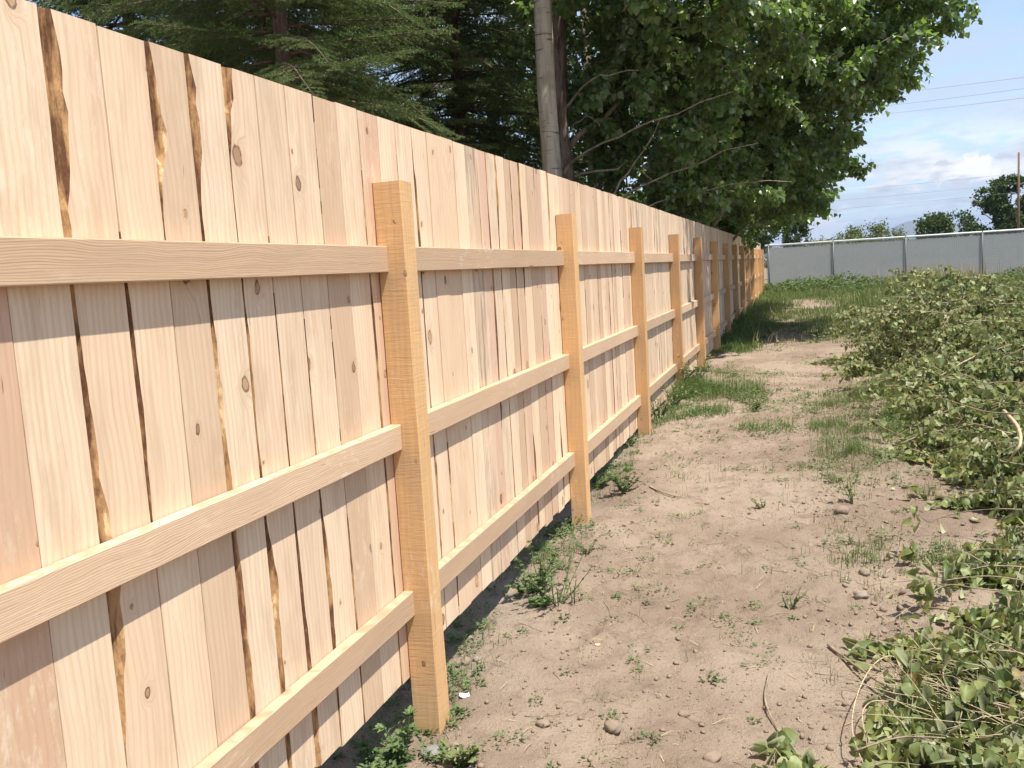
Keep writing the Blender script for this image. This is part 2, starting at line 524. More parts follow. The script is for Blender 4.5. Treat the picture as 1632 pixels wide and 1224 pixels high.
def bark_mat(name, a, b, c3, zs=1.0, lent=0.0):
    m, nt = new_mat(name)
    tc = nt.n('ShaderNodeTexCoord'); P = tc.outputs['Object']
    n1 = nt.noise(nt.vmul(P, (14, 14, 2.5 * zs)), 1.0, 5.0, .65, .4)
    n2 = nt.noise(P, 3.0, 3.0, .5)
    c = nt.mix(nt.step(n1, .35, .62), a, b)
    c = nt.mix(nt.math('MULTIPLY', nt.step(n2, .5, .7), .6), c, c3)
    h = n1
    if lent:
        l1 = nt.noise(nt.vmul(P, (2.5, 2.5, 26)), 1.0, 3.0, .5, .3)
        f = nt.step(l1, .62, .68)
        c = nt.mix(nt.math('MULTIPLY', f, lent), c, (.06, .045, .035))
        l2 = nt.noise(nt.vmul(P, (9, 9, 50)), 1.0, 2.0, .5)
        c = nt.mix(nt.math('MULTIPLY', nt.step(l2, .64, .7), lent * .7), c, (.09, .07, .05))
    finish(nt, c, .9, h, .02, .8, spec=.2)
    return m


M_whitebark = bark_mat('pale_poplar_bark', (.31, .255, .19), (.47, .40, .31), (.22, .18, .135), .6, .8)
M_rough = bark_mat('rough_bark', (.055, .038, .03), (.20, .15, .125), (.10, .075, .06), .7)
M_spbark = bark_mat('spruce_bark', (.09, .06, .045), (.19, .13, .10), (.07, .05, .04), 1.0)
M_limb = bark_mat('limb_bark', (.17, .14, .105), (.34, .29, .22), (.12, .095, .07), .6, .3)
M_twig = bark_mat('cut_twig_bark', (.20, .15, .10), (.36, .29, .20), (.15, .11, .075), 1.0)
M_paletwig = bark_mat('pale_twig_bark', (.34, .265, .16), (.47, .385, .25), (.26, .19, .11), 1.0)


def plain(name, col, rough=.6, metallic=0.0, var=.15, scale=20.0, spec=.4, bump=.3):
    m, nt = new_mat(name)
    tc = nt.n('ShaderNodeTexCoord')
    n = nt.noise(tc.outputs['Object'], scale, 4.0, .6)
    c = nt.mix(n, tuple(x * (1 - var) for x in col), tuple(min(1, x * (1 + var)) for x in col))
    finish(nt, c, rough, n, .004, bump, spec=spec, metallic=metallic)
    return m


M_galv = plain('galvanised_steel', (.62, .63, .64), .42, .55)
M_rail_w = plain('bright_galvanised_rail', (.86, .87, .88), .45, .1)
M_postg = plain('dull_galvanised_post', (.13, .14, .14), .5, .3)
M_slat = plain('grey_privacy_slat', (.58, .58, .565), .6, 0, .06, 3.0)
M_wire = plain('fence_wire', (.34, .345, .34), .5, .4)
M_clod = plain('soil_clod', (.235, .178, .135), .95, 0, .4, 30.0, .1, .8)
M_stone = plain('grey_brown_stone', (.24, .195, .16), .85, 0, .3, 25.0, .2, .6)
M_paper = plain('white_scrap', (.85, .85, .83), .7, 0, .05)
M_chip = plain('wood_chip', (.72, .58, .25), .8, 0, .15)
M_pole = plain('creosote_pole', (.16, .10, .075), .9, 0, .2, 5.0, .15)
M_cable = plain('weathered_cable', (.22, .22, .23), .6, .2)
M_ash = plain('grey_ash', (.21, .20, .185), .95, 0, .35, 60.0, .1, .9)
M_hill = plain('hill_scrub', (.16, .15, .10), .95, 0, .3, .003, .05, 0)


# ------------------------------------------------------------------ ground sheet
def greenness(x, y):
    """how much grows at a spot, 0..1"""
    n = fbm(x * 1.1 + 3, y * 1.1, 61, 3)
    n2 = fbm(x * .45, y * .45, 71, 3)
    far = sstep(y, 14.5, 19)
    g = far * (.45 + .75 * sstep(n, .3, .55))
    bare = np.exp(-(((x - 1.0) / 1.7) ** 4)) * np.exp(-(((y - 26.0) / 3.2) ** 4))
    g = g * (1 - bare)
    xx = x; x = x + .35 * (fbm(x * 1.7, y * .8, 63, 3) - .5) * 2; y0 = y; y = y + 1.6 * (fbm(x * .9, y * .5, 67, 2) - .5) * 2
    strip = np.exp(-((y - 10.3) / 1.9) ** 4) * np.exp(-((x - .42) / .42) ** 4)
    strip2 = np.exp(-((y - 9.6) / 1.3) ** 4) * np.exp(-((x - 1.0) / .5) ** 4) * .5
    strip3 = sstep(y, 14.5, 16) * np.exp(-((x - .5) / .55) ** 4) * .8
    mid = np.exp(-((x - 1.95 - .1 * (y - 7)) / .42) ** 2) * sstep(y, 4.6, 6.2) * (1 - sstep(y, 15, 20)) * .55
    right = sstep(x, 1.9, 2.5) * sstep(y, 5, 7) * .5
    g = np.maximum.reduce([g, strip * sstep(n, .32, .72), 1.4 * strip2 * sstep(n, .38, .7), strip3, mid * (n * 1.6), right])
    path = np.exp(-((x - 1.05) / .5) ** 4) * sstep(y, 11, 12.5) * (1 - sstep(y, 18, 24))
    g = g * (1 - .62 * path)
    x = xx; y = y0
    g = np.where(y > 45, .9, g)
    g = np.where(x < -.25, np.maximum(g, .5 * n2 + .35), g)
    return np.clip(g, 0, 1)


def build_ground():
    def axis(lo, hi, fine_lo, fine_hi, d, grow):
        a = list(np.arange(fine_lo, fine_hi, d))
        s = d; v = a[-1]
        while v < hi:
            s *= grow; v += s; a.append(v)
        s = d; v = a[0]; b = []
        while v > lo:
            s *= grow; v -= s; b.append(v)
        return np.array(b[::-1] + a)
    xs = axis(-9000, 9000, -.4, 4.2, .017, 1.06)
    ys = axis(-400, 9500, 2.0, 8.0, .017, 1.022)
    X, Y = np.meshgrid(xs, ys)
    Z = ground(X, Y)
    Z = Z + 2.5 * (fbm(X / 300, Y / 300, 5, 3) - .5) * sstep(np.hypot(X, Y), 150, 900)
    n, m = X.shape
    V = np.stack([X.ravel(), Y.ravel(), Z.ravel()], 1)
    i = np.arange(n - 1)[:, None] * m + np.arange(m - 1)[None]
    A, B, C, D = i, i + 1, i + m + 1, i + m
    T = np.concatenate([np.stack([A, B, C], -1).reshape(-1, 3), np.stack([A, C, D], -1).reshape(-1, 3)])
    me = mesh_tris('ground', V, T, attrs={'green': greenness(V[:, 0], V[:, 1])})
    o = link('ground', me, [M_dirt], smooth=True)
    tag(o, kind='structure')


build_ground()


def build_hills():
    # a low blue range on the horizon, about 7.5 km off
    az = np.radians(np.linspace(-60, 60, 420))
    rows = []
    a = np.degrees(az)
    h = 95 + 75 * fbm(a / 9.0, a * 0, 81, 4) + 22 * (fbm(a / 1.2, a * 0, 85, 3) - .5)
    h = h + 120 * np.exp(-((a - 6.6) / 2.3) ** 2) + 20 * np.exp(-((a - 1.0) / 2.5) ** 2)
    for k in range(9):
        f = k / 8
        r = 7000 + 1500 * f
        prof = math.sin(f * math.pi / 2) ** .8
        hh = h * prof * (1 + .25 * (fbm(a / 1.5, a * 0 + k * .7, 91, 3) - .5) * (1 if k < 8 else .3))
        rows.append(np.stack([CAM.x + r * np.sin(az), r * np.cos(az), hh - 6], 1))
    r = 9300
    rows.append(np.stack([CAM.x + r * np.sin(az), r * np.cos(az), h * 0 - 8], 1))
    V = np.concatenate(rows); m = len(az); n = len(rows)
    i = np.arange(n - 1)[:, None] * m + np.arange(m - 1)[None]
    A, B, C, D = i, i + 1, i + m + 1, i + m
    T = np.concatenate([np.stack([A, B, C], -1).reshape(-1, 3), np.stack([A, C, D], -1).reshape(-1, 3)])
    o = link('hills', mesh_tris('hills', V, T), [M_hill], smooth=True)
    tag(o, kind='structure')


build_hills()


def build_haze():
    hz = bpy.data.meshes.new('haze')
    x0, x1, y0, y1, z0, z1 = -9600, 9600, -900, 9900, -12, 260
    V = [(x, y, z) for z in (z0, z1) for y in (y0, y1) for x in (x0, x1)]
    F = [(0, 2, 3, 1), (4, 5, 7, 6), (0, 1, 5, 4), (2, 6, 7, 3), (0, 4, 6, 2), (1, 3, 7, 5)]
    hz.from_pydata(V, [], F)
    m, nt = new_mat('pale_air')
    pv = nt.n('ShaderNodeVolumePrincipled', {'Color': (.42, .56, .85, 1), 'Density': 1.15e-4, 'Anisotropy': .2})
    nt.n('ShaderNodeOutputMaterial', {'Volume': pv.outputs[0]})
    tag(link('haze', hz, [m]), kind='stuff')


build_haze()

# ------------------------------------------------------------------ the wooden fence
POST_Y1, PITCH = 2.8677, 2.446
PW, PD = .096, .1046
fence = tag(empty('wooden_fence', (0, POST_Y1, 0)), 'long new pale pine board fence with orange posts running down the left side', 'fence')
RAIL_TOPS = (1.4322, .8157, .2127)


def box_bevel(name, lx, ly, lz, b, mat, nseg=1, wob=0.0, axis=2):
    """box centred in x,y (0..lz up) with chamfered long edges and slightly wavy length"""
    k = 8
    prof = np.array([[-lx / 2 + b, -ly / 2], [lx / 2 - b, -ly / 2], [lx / 2, -ly / 2 + b], [lx / 2, ly / 2 - b],
                     [lx / 2 - b, ly / 2], [-lx / 2 + b, ly / 2], [-lx / 2, ly / 2 - b], [-lx / 2, -ly / 2 + b]])
    rings = []
    for s in range(nseg + 1):
        z = lz * s / nseg
        w = (rng.random((k, 2)) - .5) * wob
        p = prof + w
        rings.append(np.column_stack([p, np.full(k, z)]))
    V = np.concatenate(rings)
    if axis == 1:
        V = np.column_stack([V[:, 0], V[:, 2], V[:, 1]])
    F = []
    for s in range(nseg):
        for j in range(k):
            a = s * k + j; b2 = s * k + (j + 1) % k
            F.append((a, b2, b2 + k, a + k) if axis == 2 else (a, a + k, b2 + k, b2))
    F.append(tuple(range(k))[::-1] if axis == 2 else tuple(range(k)))
    F.append(tuple(nseg * k + j for j in range(k)) if axis == 2 else tuple(nseg * k + j for j in range(k))[::-1])
    me = bpy.data.meshes.new(name)
    me.from_pydata(V.tolist(), [], F)
    me.materials.append(mat)
    return me


post_cols = {1: (0, .1, 0, 1), 2: (.1, .15, 0, 1), 3: (.2, .3, 0, 1), 4: (.7, .9, .25, 1), 5: (.3, .6, .1, 1), 6: (.7, .3, 0, 1), 7: (1, .9, .2, 1),
             8: (.3, .8, .15, 1), 9: (1, .9, .1, 1)}
for n in range(0, 15):
    y = POST_Y1 + (n - 1) * PITCH
    top = 1.6464 + rng.uniform(-.008, .008) * (n > 1)
    base = -.75
    me = box_bevel('post', PD, PW, top - base, .004, M_post, 14, .0022)
    o = bpy.data.objects.new('post', me)
    COL.objects.link(o); o.parent = fence
    o.location = Vector((PD / 2, y + PW / 2 - POST_Y1, base))
    o.color = post_cols.get(n, (random.random() * .6, random.random(), .1, 1))
    if n == 14:
        o.location.y += .05
post_cols.clear()
for n in range(-1, 14):
    y0 = POST_Y1 + (n - 1) * PITCH + PW + .001
    y1 = POST_Y1 + n * PITCH - .001
    if n == -1:
        y0 = -.9; y1 = POST_Y1 - PITCH - .001
        continue
    for zt in RAIL_TOPS:
        me = box_bevel('rail', .038, .089, y1 - y0, .0025, M_rail, 10, .0018, axis=1)
        o = bpy.data.objects.new('rail', me)
        COL.objects.link(o); o.parent = fence
        o.location = (.019 + .001, y0 - POST_Y1, zt - .0445 + rng.uniform(-.004, .004) * (n > 1))
        o.color = (random.uniform(.2, .9), random.uniform(.2, .8), random.uniform(0, .12), 1)
        # steel nail heads where the boards are fixed are on the far side; leave the face clean

# joints between planks, traced from the photograph for the first bays (metres along the fence)
J = [.43, .58, .73, .875, 1.025, 1.172, 1.318, 1.472, 1.628, 1.773, 1.913, 2.058, 2.204, 2.352, 2.508, 2.655, 2.800, 2.947, 3.092, 3.238,
     3.385, 3.53, 3.673, 3.812, 3.961, 4.085, 4.222, 4.365, 4.46, 4.60, 4.745, 4.89, 5.02, 5.16, 5.30, 5.44, 5.565]
while J[-1] < POST_Y1 + 13 * PITCH - .02:
    J.append(J[-1] + random.choice([.147, .145, .142, .148, .146, .12, .135, .098]))
# wane (bark edge) left of each plank start: list of (z, width)
WANE = {1.472: [(1.88, .036), (1.77, .046), (1.6, .036), (1.47, .02), (1.3, .010), (1.1, .017), (.85, .030), (.7, .046), (.55, .03), (.35, .002), (-.1, .001)],
        1.628: [(1.88, .001), (1.45, .002), (1.3, .010), (1.05, .014), (.85, .004), (.6, .001), (-.1, .001)],
        1.773: [(1.88, .018), (1.78, .028), (1.69, .040), (1.62, .034), (1.595, .012), (1.45, .003), (1.0, .001), (-.1, .001)],
        1.913: [(1.88, .012), (1.77, .034), (1.7, .030), (1.6, .020), (1.5, .006), (1.3, .008), (1.0, .014), (.7, .020), (.3, .024), (0, .01), (-.1, .01)],
        2.058: [(1.88, .040), (1.8, .034), (1.73, .022), (1.65, .004), (1.4, .004), (1.2, .012), (.9, .006), (.7, .014), (.5, .034), (.3, .024), (0, .018), (-.1, .01)],
        2.204: [(1.88, .002), (.7, .004), (.2, .02), (0, .03), (-.1, .026)],
        2.352: [(1.88, .002), (.8, .004), (.6, .012), (.4, .026), (.2, .014), (0, .008), (-.1, .006)],
        2.508: [(1.88, .003), (.6, .003), (.4, .010), (.1, .006), (-.1, .006)],
        2.8: [(1.88, .002), (1.4, .004), (1.2, .012), (.8, .012), (.4, .008), (-.1, .006)],
        3.238: [(1.88, .002), (1.75, .010), (1.6, .022), (1.45, .026), (1.3, .012), (.9, .010), (.6, .022), (.4, .02), (.2, .01), (-.1, .006)],
        3.385: [(1.88, .001), (.7, .002), (.5, .010), (.2, .006), (-.1, .002)],
        3.961: [(1.88, .002), (1.7, .008), (1.5, .012), (1.3, .002), (-.1, .002)],
        4.222: [(1.88, .026), (1.7, .028), (1.5, .012), (1.3, .008), (.8, .008), (.3, .010), (-.1, .004)],
        4.46: [(1.88, .012), (1.7, .016), (1.5, .010), (1.3, .012), (.8, .014), (.4, .006), (-.1, .004)]}
# per plank (start joint): pink, tan, grey
TONE = {1.172: (1, .7, 0), 1.318: (0, .1, 0), 1.472: (.15, .35, 0), 1.628: (.1, .3, 0), 1.773: (.1, .55, 0), 1.913: (0, 0, .04), 2.058: (.2, .1, 0),
        2.204: (.15, .1, 0), 2.352: (.1, 0, 0), 2.508: (.3, .65, 0), 2.655: (.2, .1, 0), 2.8: (1, .5, 0), 2.947: (.7, .1, 0), 3.092: (.1, 0, 0),
        3.238: (.2, .1, 0), 3.385: (.25, .5, 0), 3.53: (.4, .55, 0), 3.673: (0, .1, 0), 3.812: (.4, .3, .9), 3.961: (.9, .1, 0), 4.085: (.1, 0, 0),
        4.222: (.1, 0, 0), 4.365: (.5, .8, 0), 4.46: (.9, .4, 0), 4.6: (.2, .3, 0), 4.745: (.4, .6, 0), 4.89: (.9, .2, 0), 5.02: (.1, 0, 0),
        5.16: (.2, 0, 0), 5.3: (.2, .1, 0), 5.44: (.6, .2, 0)}
NZ = 52


def make_plank(ya, yb, wl, wr, zt, zb, th):
    """ya,yb joints; wl/wr wane width arrays over the stations"""
    zs = np.linspace(zb, zt, NZ)
    yc = (ya + yb) / 2
    w1 = (fbm(zs * 4 + ya * 31, zs * 0, 101, 4) - .5) * .0055
    w2 = (fbm(zs * 4 + yb * 31, zs * 0, 107, 4) - .5) * .0055
    back_l = ya - yc + .0008 + np.abs(w1); back_r = yb - yc - .0008 - np.abs(w2)
    fl = back_l + wl; fr = back_r - wr
    dl = np.where(wl > .004, .0, .0)
    xf = np.zeros(NZ)
    V = np.concatenate([np.stack([xf, fl, zs], 1), np.stack([xf, fr, zs], 1), np.stack([xf - th, back_r, zs], 1), np.stack([xf - th, back_l, zs], 1)])
    F = []; MI = []
    for s in range(NZ - 1):
        a, b, c, d = s, NZ + s, 2 * NZ + s, 3 * NZ + s
        F.append((a, b, b + 1, a + 1)); MI.append(0)
        F.append((b, c, c + 1, b + 1)); MI.append(1 if wr[s] + wr[s + 1] > .006 else 0)
        F.append((c, d, d + 1, c + 1)); MI.append(0)
        F.append((d, a, a + 1, d + 1)); MI.append(1 if wl[s] + wl[s + 1] > .006 else 0)
    t = NZ - 1
    F.append((t, NZ + t, 2 * NZ + t, 3 * NZ + t)); MI.append(0)
    F.append((3 * NZ, 2 * NZ, NZ, 0)); MI.append(0)
    me = bpy.data.meshes.new('plank')
    me.from_pydata(V.tolist(), [], F)
    me.polygons.foreach_set('material_index', MI)
    me.materials.append(M_plank); me.materials.append(M_wane)
    return me, yc


def wane_profile(zs, spec):
    if spec is None:
        r = random.random()
        if r < .62:
            return np.full(NZ, .0003)
        amp = random.choice([.006, .010, .016, .024]) if r < .9 else .03
        ph = random.uniform(0, 50)
        return np.clip((fbm(zs * random.uniform(1.2, 2.6) + ph, zs * 0, 111, 3) - .46) * 5, 0, 1) * amp + .0003
    s = sorted(spec)
    w = np.interp(zs, [p[0] for p in s], [p[1] for p in s])
    return np.maximum(w + (fbm(zs * 16, zs * 0 + w[0] * 90, 117, 4, .7) - .5) * w * 1.1, .0003)


for i in range(len(J) - 1):
    ya, yb = J[i], J[i + 1]
    zt = 1.88 + rng.normal(0, .0016)
    zb = -.085 + rng.uniform(-.012, .012)
    if 2.3 < ya < 2.9: zb -= .018
    zs = np.linspace(zb, zt, NZ)
    wl = wane_profile(zs, WANE.get(ya))
    wr = np.full(NZ, .0003)
    th = random.uniform(.017, .021)
    me, yc = make_plank(ya, yb, wl, wr, zt, zb, th)
    o = bpy.data.objects.new('plank', me)
    COL.objects.link(o); o.parent = fence
    o.location = (rng.uniform(-.003, .0), yc - POST_Y1, 0)
    if ya in TONE:
        tn = TONE[ya]
    else:
        pk = random.random() ** 1.15; tn = (pk, random.random() ** 1.3 * .85, 0)
        if 7.8 < ya < 15 and random.random() < .75:
            tn = (pk * .4, random.random() * .5, random.uniform(.35, .75))  # grey streaks paint the dappled shade of the overhanging leaves into these boards
        elif random.random() < .06:
            tn = (pk, .4, .8)
    o.color = tn + (1.0,)


# ------------------------------------------------------------------ chain link fence
def build_chain():
    A = np.array([.13, 35.42]); D = norm(np.array([1.0, .15])); N = np.array([-D[1], D[0]])
    L = 26.0
    zt = 1.795
    root = tag(empty('chain_link_fence', (A[0], A[1], 0)), 'grey slatted chain-link fence with bright top rail across the far end of the field', 'fence')
    loc = np.array([A[0], A[1], 0.0])

    def P(s, z, off=0.0):
        q = A + D * s + N * off
        return np.array([q[0], q[1], z]) - loc
    s_posts = [.12, 2.42, 4.93, 7.53, 10.1, 12.65, 15.2, 17.8, 20.3, 22.9, 25.4]
    gz = lambda s: float(ground(*(A + D * s)))
    t = TB(); t.tube([P(.0, zt), P(L / 2, zt), P(L, zt)], .034, 10)
    t.obj('top_rail', [M_rail_w], root, True)
    for s in s_posts:
        t = TB(); t.tube([P(s, gz(s) - .3, -.05), P(s, zt + .01, -.05)], .022, 10)
        t.add(*dome(P(s, zt + .01, -.05), .028))
        t.obj('post', [M_postg], root, True)
    # vertical privacy slats (joined: about 4 cm each, too fine to tell apart at this distance)
    tv = np.array([[-.5, -.5, 0], [.5, -.5, 0], [.5, .5, 0], [-.5, .5, 0], [0, -.5, .15], [0, .5, .15]], float)
    tt = np.array([[0, 4, 5], [0, 5, 3], [4, 1, 2], [4, 2, 5]])
    ss = np.arange(.1, L - .1, .0635)
    g = np.array([gz(s) for s in ss]) - .02
    top = zt - .115 + rng.uniform(-.012, .012, len(ss))
    C = np.array([P(s, (a + b) / 2) for s, a, b in zip(ss, g, top)])
    X = np.tile([D[0], D[1], 0], (len(ss), 1)); Z = np.tile([N[0], N[1], 0], (len(ss), 1)); Y = np.tile([0, 0, 1.0], (len(ss), 1))
    t = TB(); t.scatter(tv, tt, C, X, Y, Z, np.stack([np.full(len(ss), .061), top - g, np.full(len(ss), .018)], 1))
    tag(t.obj('slat', [M_slat], root), kind='stuff')
    # woven wire: two families of slanting wires, thin triangular prisms
    H = zt - .02
    a = []; b = []
    for s in np.arange(-2, L + .1, .075):
        for sg in (1, -1):
            s0, s1 = (s, s + H * .9) if sg > 0 else (s + H * .9, s)
            za, zb = 0.0, H
            # clip to [0, L]
            p0 = np.array([s0, za]); p1 = np.array([s1, zb]); d = p1 - p0
            tt0, tt1 = 0.0, 1.0
            if abs(d[0]) > 1e-6:
                ta = (0 - p0[0]) / d[0]; tb2 = (L - p0[0]) / d[0]
                tt0 = max(tt0, min(ta, tb2)); tt1 = min(tt1, max(ta, tb2))
            if tt1 - tt0 < .02: continue
            q0 = p0 + d * tt0; q1 = p0 + d * tt1
            a.append(P(q0[0], q0[1], -.012)); b.append(P(q1[0], q1[1], -.012))
    a = np.array(a); b = np.array(b); dd = b - a; ln = np.linalg.norm(dd, axis=1)
    X, Y, Z = frames(dd)
    pv = np.array([[-.5, 0, -.3], [.5, 0, -.3], [0, 0, .6], [-.5, 1, -.3], [.5, 1, -.3], [0, 1, .6]], float)
    pt = np.array([[0, 1, 4], [0, 4, 3], [1, 2, 5], [1, 5, 4], [2, 0, 3], [2, 3, 5]])
    t = TB(); t.scatter(pv, pt, a, X, Y, Z, np.stack([np.full(len(a), .009), ln, np.full(len(a), .008)], 1))
    tag(t.obj('wire_mesh', [M_wire], root), kind='stuff')


def dome(c, r, k=8):
    V = [[c[0], c[1], c[2] + r]]
    for zf, rf in ((.6, .8), (0, 1)):
        for j in range(k):
            a = j * 2 * math.pi / k
            V.append([c[0] + r * rf * math.cos(a), c[1] + r * rf * math.sin(a), c[2] + r * zf])
    T = [[0, 1 + j, 1 + (j + 1) % k] for j in range(k)]
    for j in range(k):
        a, b = 1 + j, 1 + (j + 1) % k
        T += [[a, a + k, b + k], [a, b + k, b]]
    return V, T


build_chain()

# ------------------------------------------------------------------ leaf templates
# deltoid poplar leaf: X across, Y from stalk to tip, Z up; folded along the midrib
LEAF_LO_V = np.array([[0, 0, 0], [.5, .28, .10], [.33, .62, .06], [0, 1.05, -.10], [-.33, .62, .06], [-.5, .28, .10]], float)
LEAF_LO_T = np.array([[0, 1, 2], [0, 2, 3], [0, 3, 4], [0, 4, 5]])
LEAF_HI_V = np.array([[0, .05, 0], [.25, .0, .03], [.48, .14, .06], [.50, .38, .08], [.39, .63, .07], [.20, .84, .02], [0, .98, -.08],
                      [-.20, .84, .02], [-.39, .63, .07], [-.50, .38, .08], [-.48, .14, .06], [-.25, .0, .03], [0, .4, -.01], [0, .75, -.05]], float)
LEAF_HI_T = np.array([[0, 1, 12], [1, 2, 12], [2, 3, 12], [3, 4, 12], [4, 13, 12], [4, 5, 13], [5, 6, 13],
                      [0, 12, 11], [11, 12, 10], [10, 12, 9], [9, 12, 8], [8, 12, 13], [8, 13, 7], [7, 13, 6]])


def curled(amt, droop):
    V = LEAF_HI_V.copy()
    x, y = V[:, 0].copy(), V[:, 1].copy()
    V[:, 2] += amt * (x ** 2) * 3.0 + rng.uniform(-.09, .09, len(V))
    V[:, 0] *= (1 - max(amt, 0) * .25)
    V[:, 2] -= droop * y ** 2
    V[:, 1] *= (1 - droop * .3)
    return V


CURLS = [curled(c, d) for c, d in ((-.4, .1), (.9, .3), (.3, .8), (-.2, .5), (.7, -.2), (1.3, .6), (.1, .1))]


def curve(p0, d0, length, n, bend=.15, grav=0.0):
    pts = [np.array(p0, float)]; d = norm(np.array(d0, float))
    for _ in range(n):
        d = norm(d + rng.normal(0, bend, 3) * .5 + np.array([0, 0, -grav]))
        pts.append(pts[-1] + d * length / n)
    return np.array(pts)


# ------------------------------------------------------------------ poplar sprays
def spray_proto(nleaf=230, leaf=.095, length=1.25, mats=None):
    """a leafy shoot growing along +Y"""
    t = TB()
    main = curve((0, 0, 0), (0, 1, .12), length, 9, .22, .01)
    t.tube(main, np.linspace(.011, .003, 10), 4, 0)
    seg = []
    for k in range(13):
        f = rng.uniform(.12, 1.0); i = min(int(f * 9), 8)
        p = main[i] + (main[i + 1] - main[i]) * (f * 9 - i)
        side = rng.choice([-1, 1])
        d = np.array([side * rng.uniform(.5, 1.1), rng.uniform(.3, 1), rng.uniform(-.6, .7)])
        c = curve(p, d, rng.uniform(.2, .55) * (1.15 - f * .5), 5, .3, .03)
        t.tube(c, np.linspace(.005, .0018, 6), 3, 0)
        seg.append(c)
    seg.append(main)
    P = []; D = []
    for _ in range(nleaf):
        c = seg[rng.integers(len(seg))]
        f = rng.uniform(.15, 1) * (len(c) - 1.001); i = int(f)
        p = c[i] + (c[i + 1] - c[i]) * (f - i)
        d = rng.normal(0, 1, 3) + np.array([0, .3, -.4]); d = norm(d)
        st = p + d * rng.uniform(.02, .07)
        P.append(st); D.append(norm(d + np.array([0, 0, -.7]) + rng.normal(0, .4, 3)))
    P = np.array(P); D = np.array(D)
    X, Y, Z = frames(D, rng.normal(0, 1.0, len(P)))
    S = rng.uniform(.65, 1.15, len(P)) * leaf
    t.scatter(LEAF_LO_V, LEAF_LO_T, P, X, Y, Z, S, 1)
    me = t.mesh('leafy_shoot')
    for m in mats:
        me.materials.append(m)
    return me


POP = [spray_proto(mats=[M_limb, M_poplar]) for _ in range(5)]
DRK = [spray_proto(260, .075, 1.3, [M_limb, M_dark]) for _ in range(3)]


def place(me, name, parent, loc, d, roll, s):
    """parent-space location; +Y of the mesh along d"""
    X, Y, Z = frames(np.array([d]), np.array([roll]))
    M = Matrix(((X[0][0], Y[0][0], Z[0][0], loc[0]), (X[0][1], Y[0][1], Z[0][1], loc[1]), (X[0][2], Y[0][2], Z[0][2], loc[2]), (0, 0, 0, 1)))
    o = bpy.data.objects.new(name, me)
    COL.objects.link(o); o.parent = parent
    o.matrix_local = M @ Matrix.Scale(s, 4)
    return o


def in_lobe(lobe):
    c, r = np.array(lobe[0]), np.array(lobe[1])
    while True:
        v = rng.uniform(-1, 1, 3)
        l = np.linalg.norm(v)
        if l < 1 and rng.random() < .25 + .75 * l ** 2:
            return c + v * r, v


def leafy_tree(name, base, label, lobes, counts, protos, trunk_pts, trunk_r, tmat, limbs, scale=1.0, fence_clear=True):
    root = tag(empty(name, base), label, 'tree')
    b = np.array(base, float)
    t = TB(); pts = np.array(trunk_pts, float)
    t.tube(pts - b, trunk_r, 14)
    t.obj('trunk', [tmat], root, True)
    for lp, lr in limbs:
        t = TB(); t.tube(np.array(lp, float) - b, lr, 7)
        t.obj('limb', [M_limb], root, True)
    for lobe, cnt in zip(lobes, counts):
        for _ in range(cnt):
            p, v = in_lobe(lobe)
            c = np.array(lobe[0])
            d = norm(norm(p - np.array([c[0] - .5, c[1], c[2] - 1.0])) + rng.normal(0, .35, 3) + np.array([.15, -.1, .05]))
            o = place(protos[rng.integers(len(protos))], 'leafy_shoot', root, p - b - d * .6 * scale, d, rng.normal(0, .5), scale * rng.uniform(.8, 1.2))
    return root


def limb(p0, p1, r0, r1, sag=.3, n=8, wob=.08):
    p0 = np.array(p0, float); p1 = np.array(p1, float)
    f = np.linspace(0, 1, n)[:, None]
    pts = p0 + (p1 - p0) * f
    pts[:, 2] -= (4 * f * (1 - f))[:, 0] * sag
    pts[1:-1] += rng.normal(0, wob, (n - 2, 3))
    return pts, np.linspace(r0, r1, n)


def pix(x, y, Y):
    """the place on the plane y=Y that stands at photo pixel x, y (used only to lay out far things)"""
    d = fw + rt * ((x - 816) / 1453.03) - up * ((y - 612) / 1453.03)
    t = Y / d.y
    return CAM + d * t


def thin_limb(a, b, c, r):
    a, b, c = (np.array(v, float) for v in (a, b, c))
    f = np.linspace(0, 1, 14)[:, None]
    pts = (1 - f) ** 2 * a + 2 * f * (1 - f) * (2 * b - .5 * a - .5 * c) + f ** 2 * c
    pts[1:-1] += rng.normal(0, .018, (12, 3))
    return pts, np.linspace(r * 1.5, r * .3, 14)


# A: pale trunk close behind the fence, with its crown up and to the right
tA = [(-1.72, 11.8, -.3), (-1.70, 11.8, 1.0), (-1.69, 11.8, 2.5), (-1.71, 11.8, 3.6), (-1.70, 11.8, 4.7), (-1.74, 11.85, 6.0), (-1.7, 11.9, 8.5)]
leafy_tree('poplar_tree', (-1.7, 11.8, -.3), 'poplar with smooth pale grey trunk rising just behind the board fence',
           [((.0, 12.8, 5.6), (1.7, 2.2, 1.9)), ((-1.5, 12.2, 8.0), (2.4, 2.6, 1.9))], [105, 60], POP, tA, [.15, .135, .125, .12, .115, .10, .06], M_whitebark,
           [limb((-1.7, 11.8, 4.6), (.6, 12.4, 6.2), .045, .012, -.1), limb((-1.7, 11.8, 5.4), (-.6, 12.2, 7.8), .05, .015, 0)])
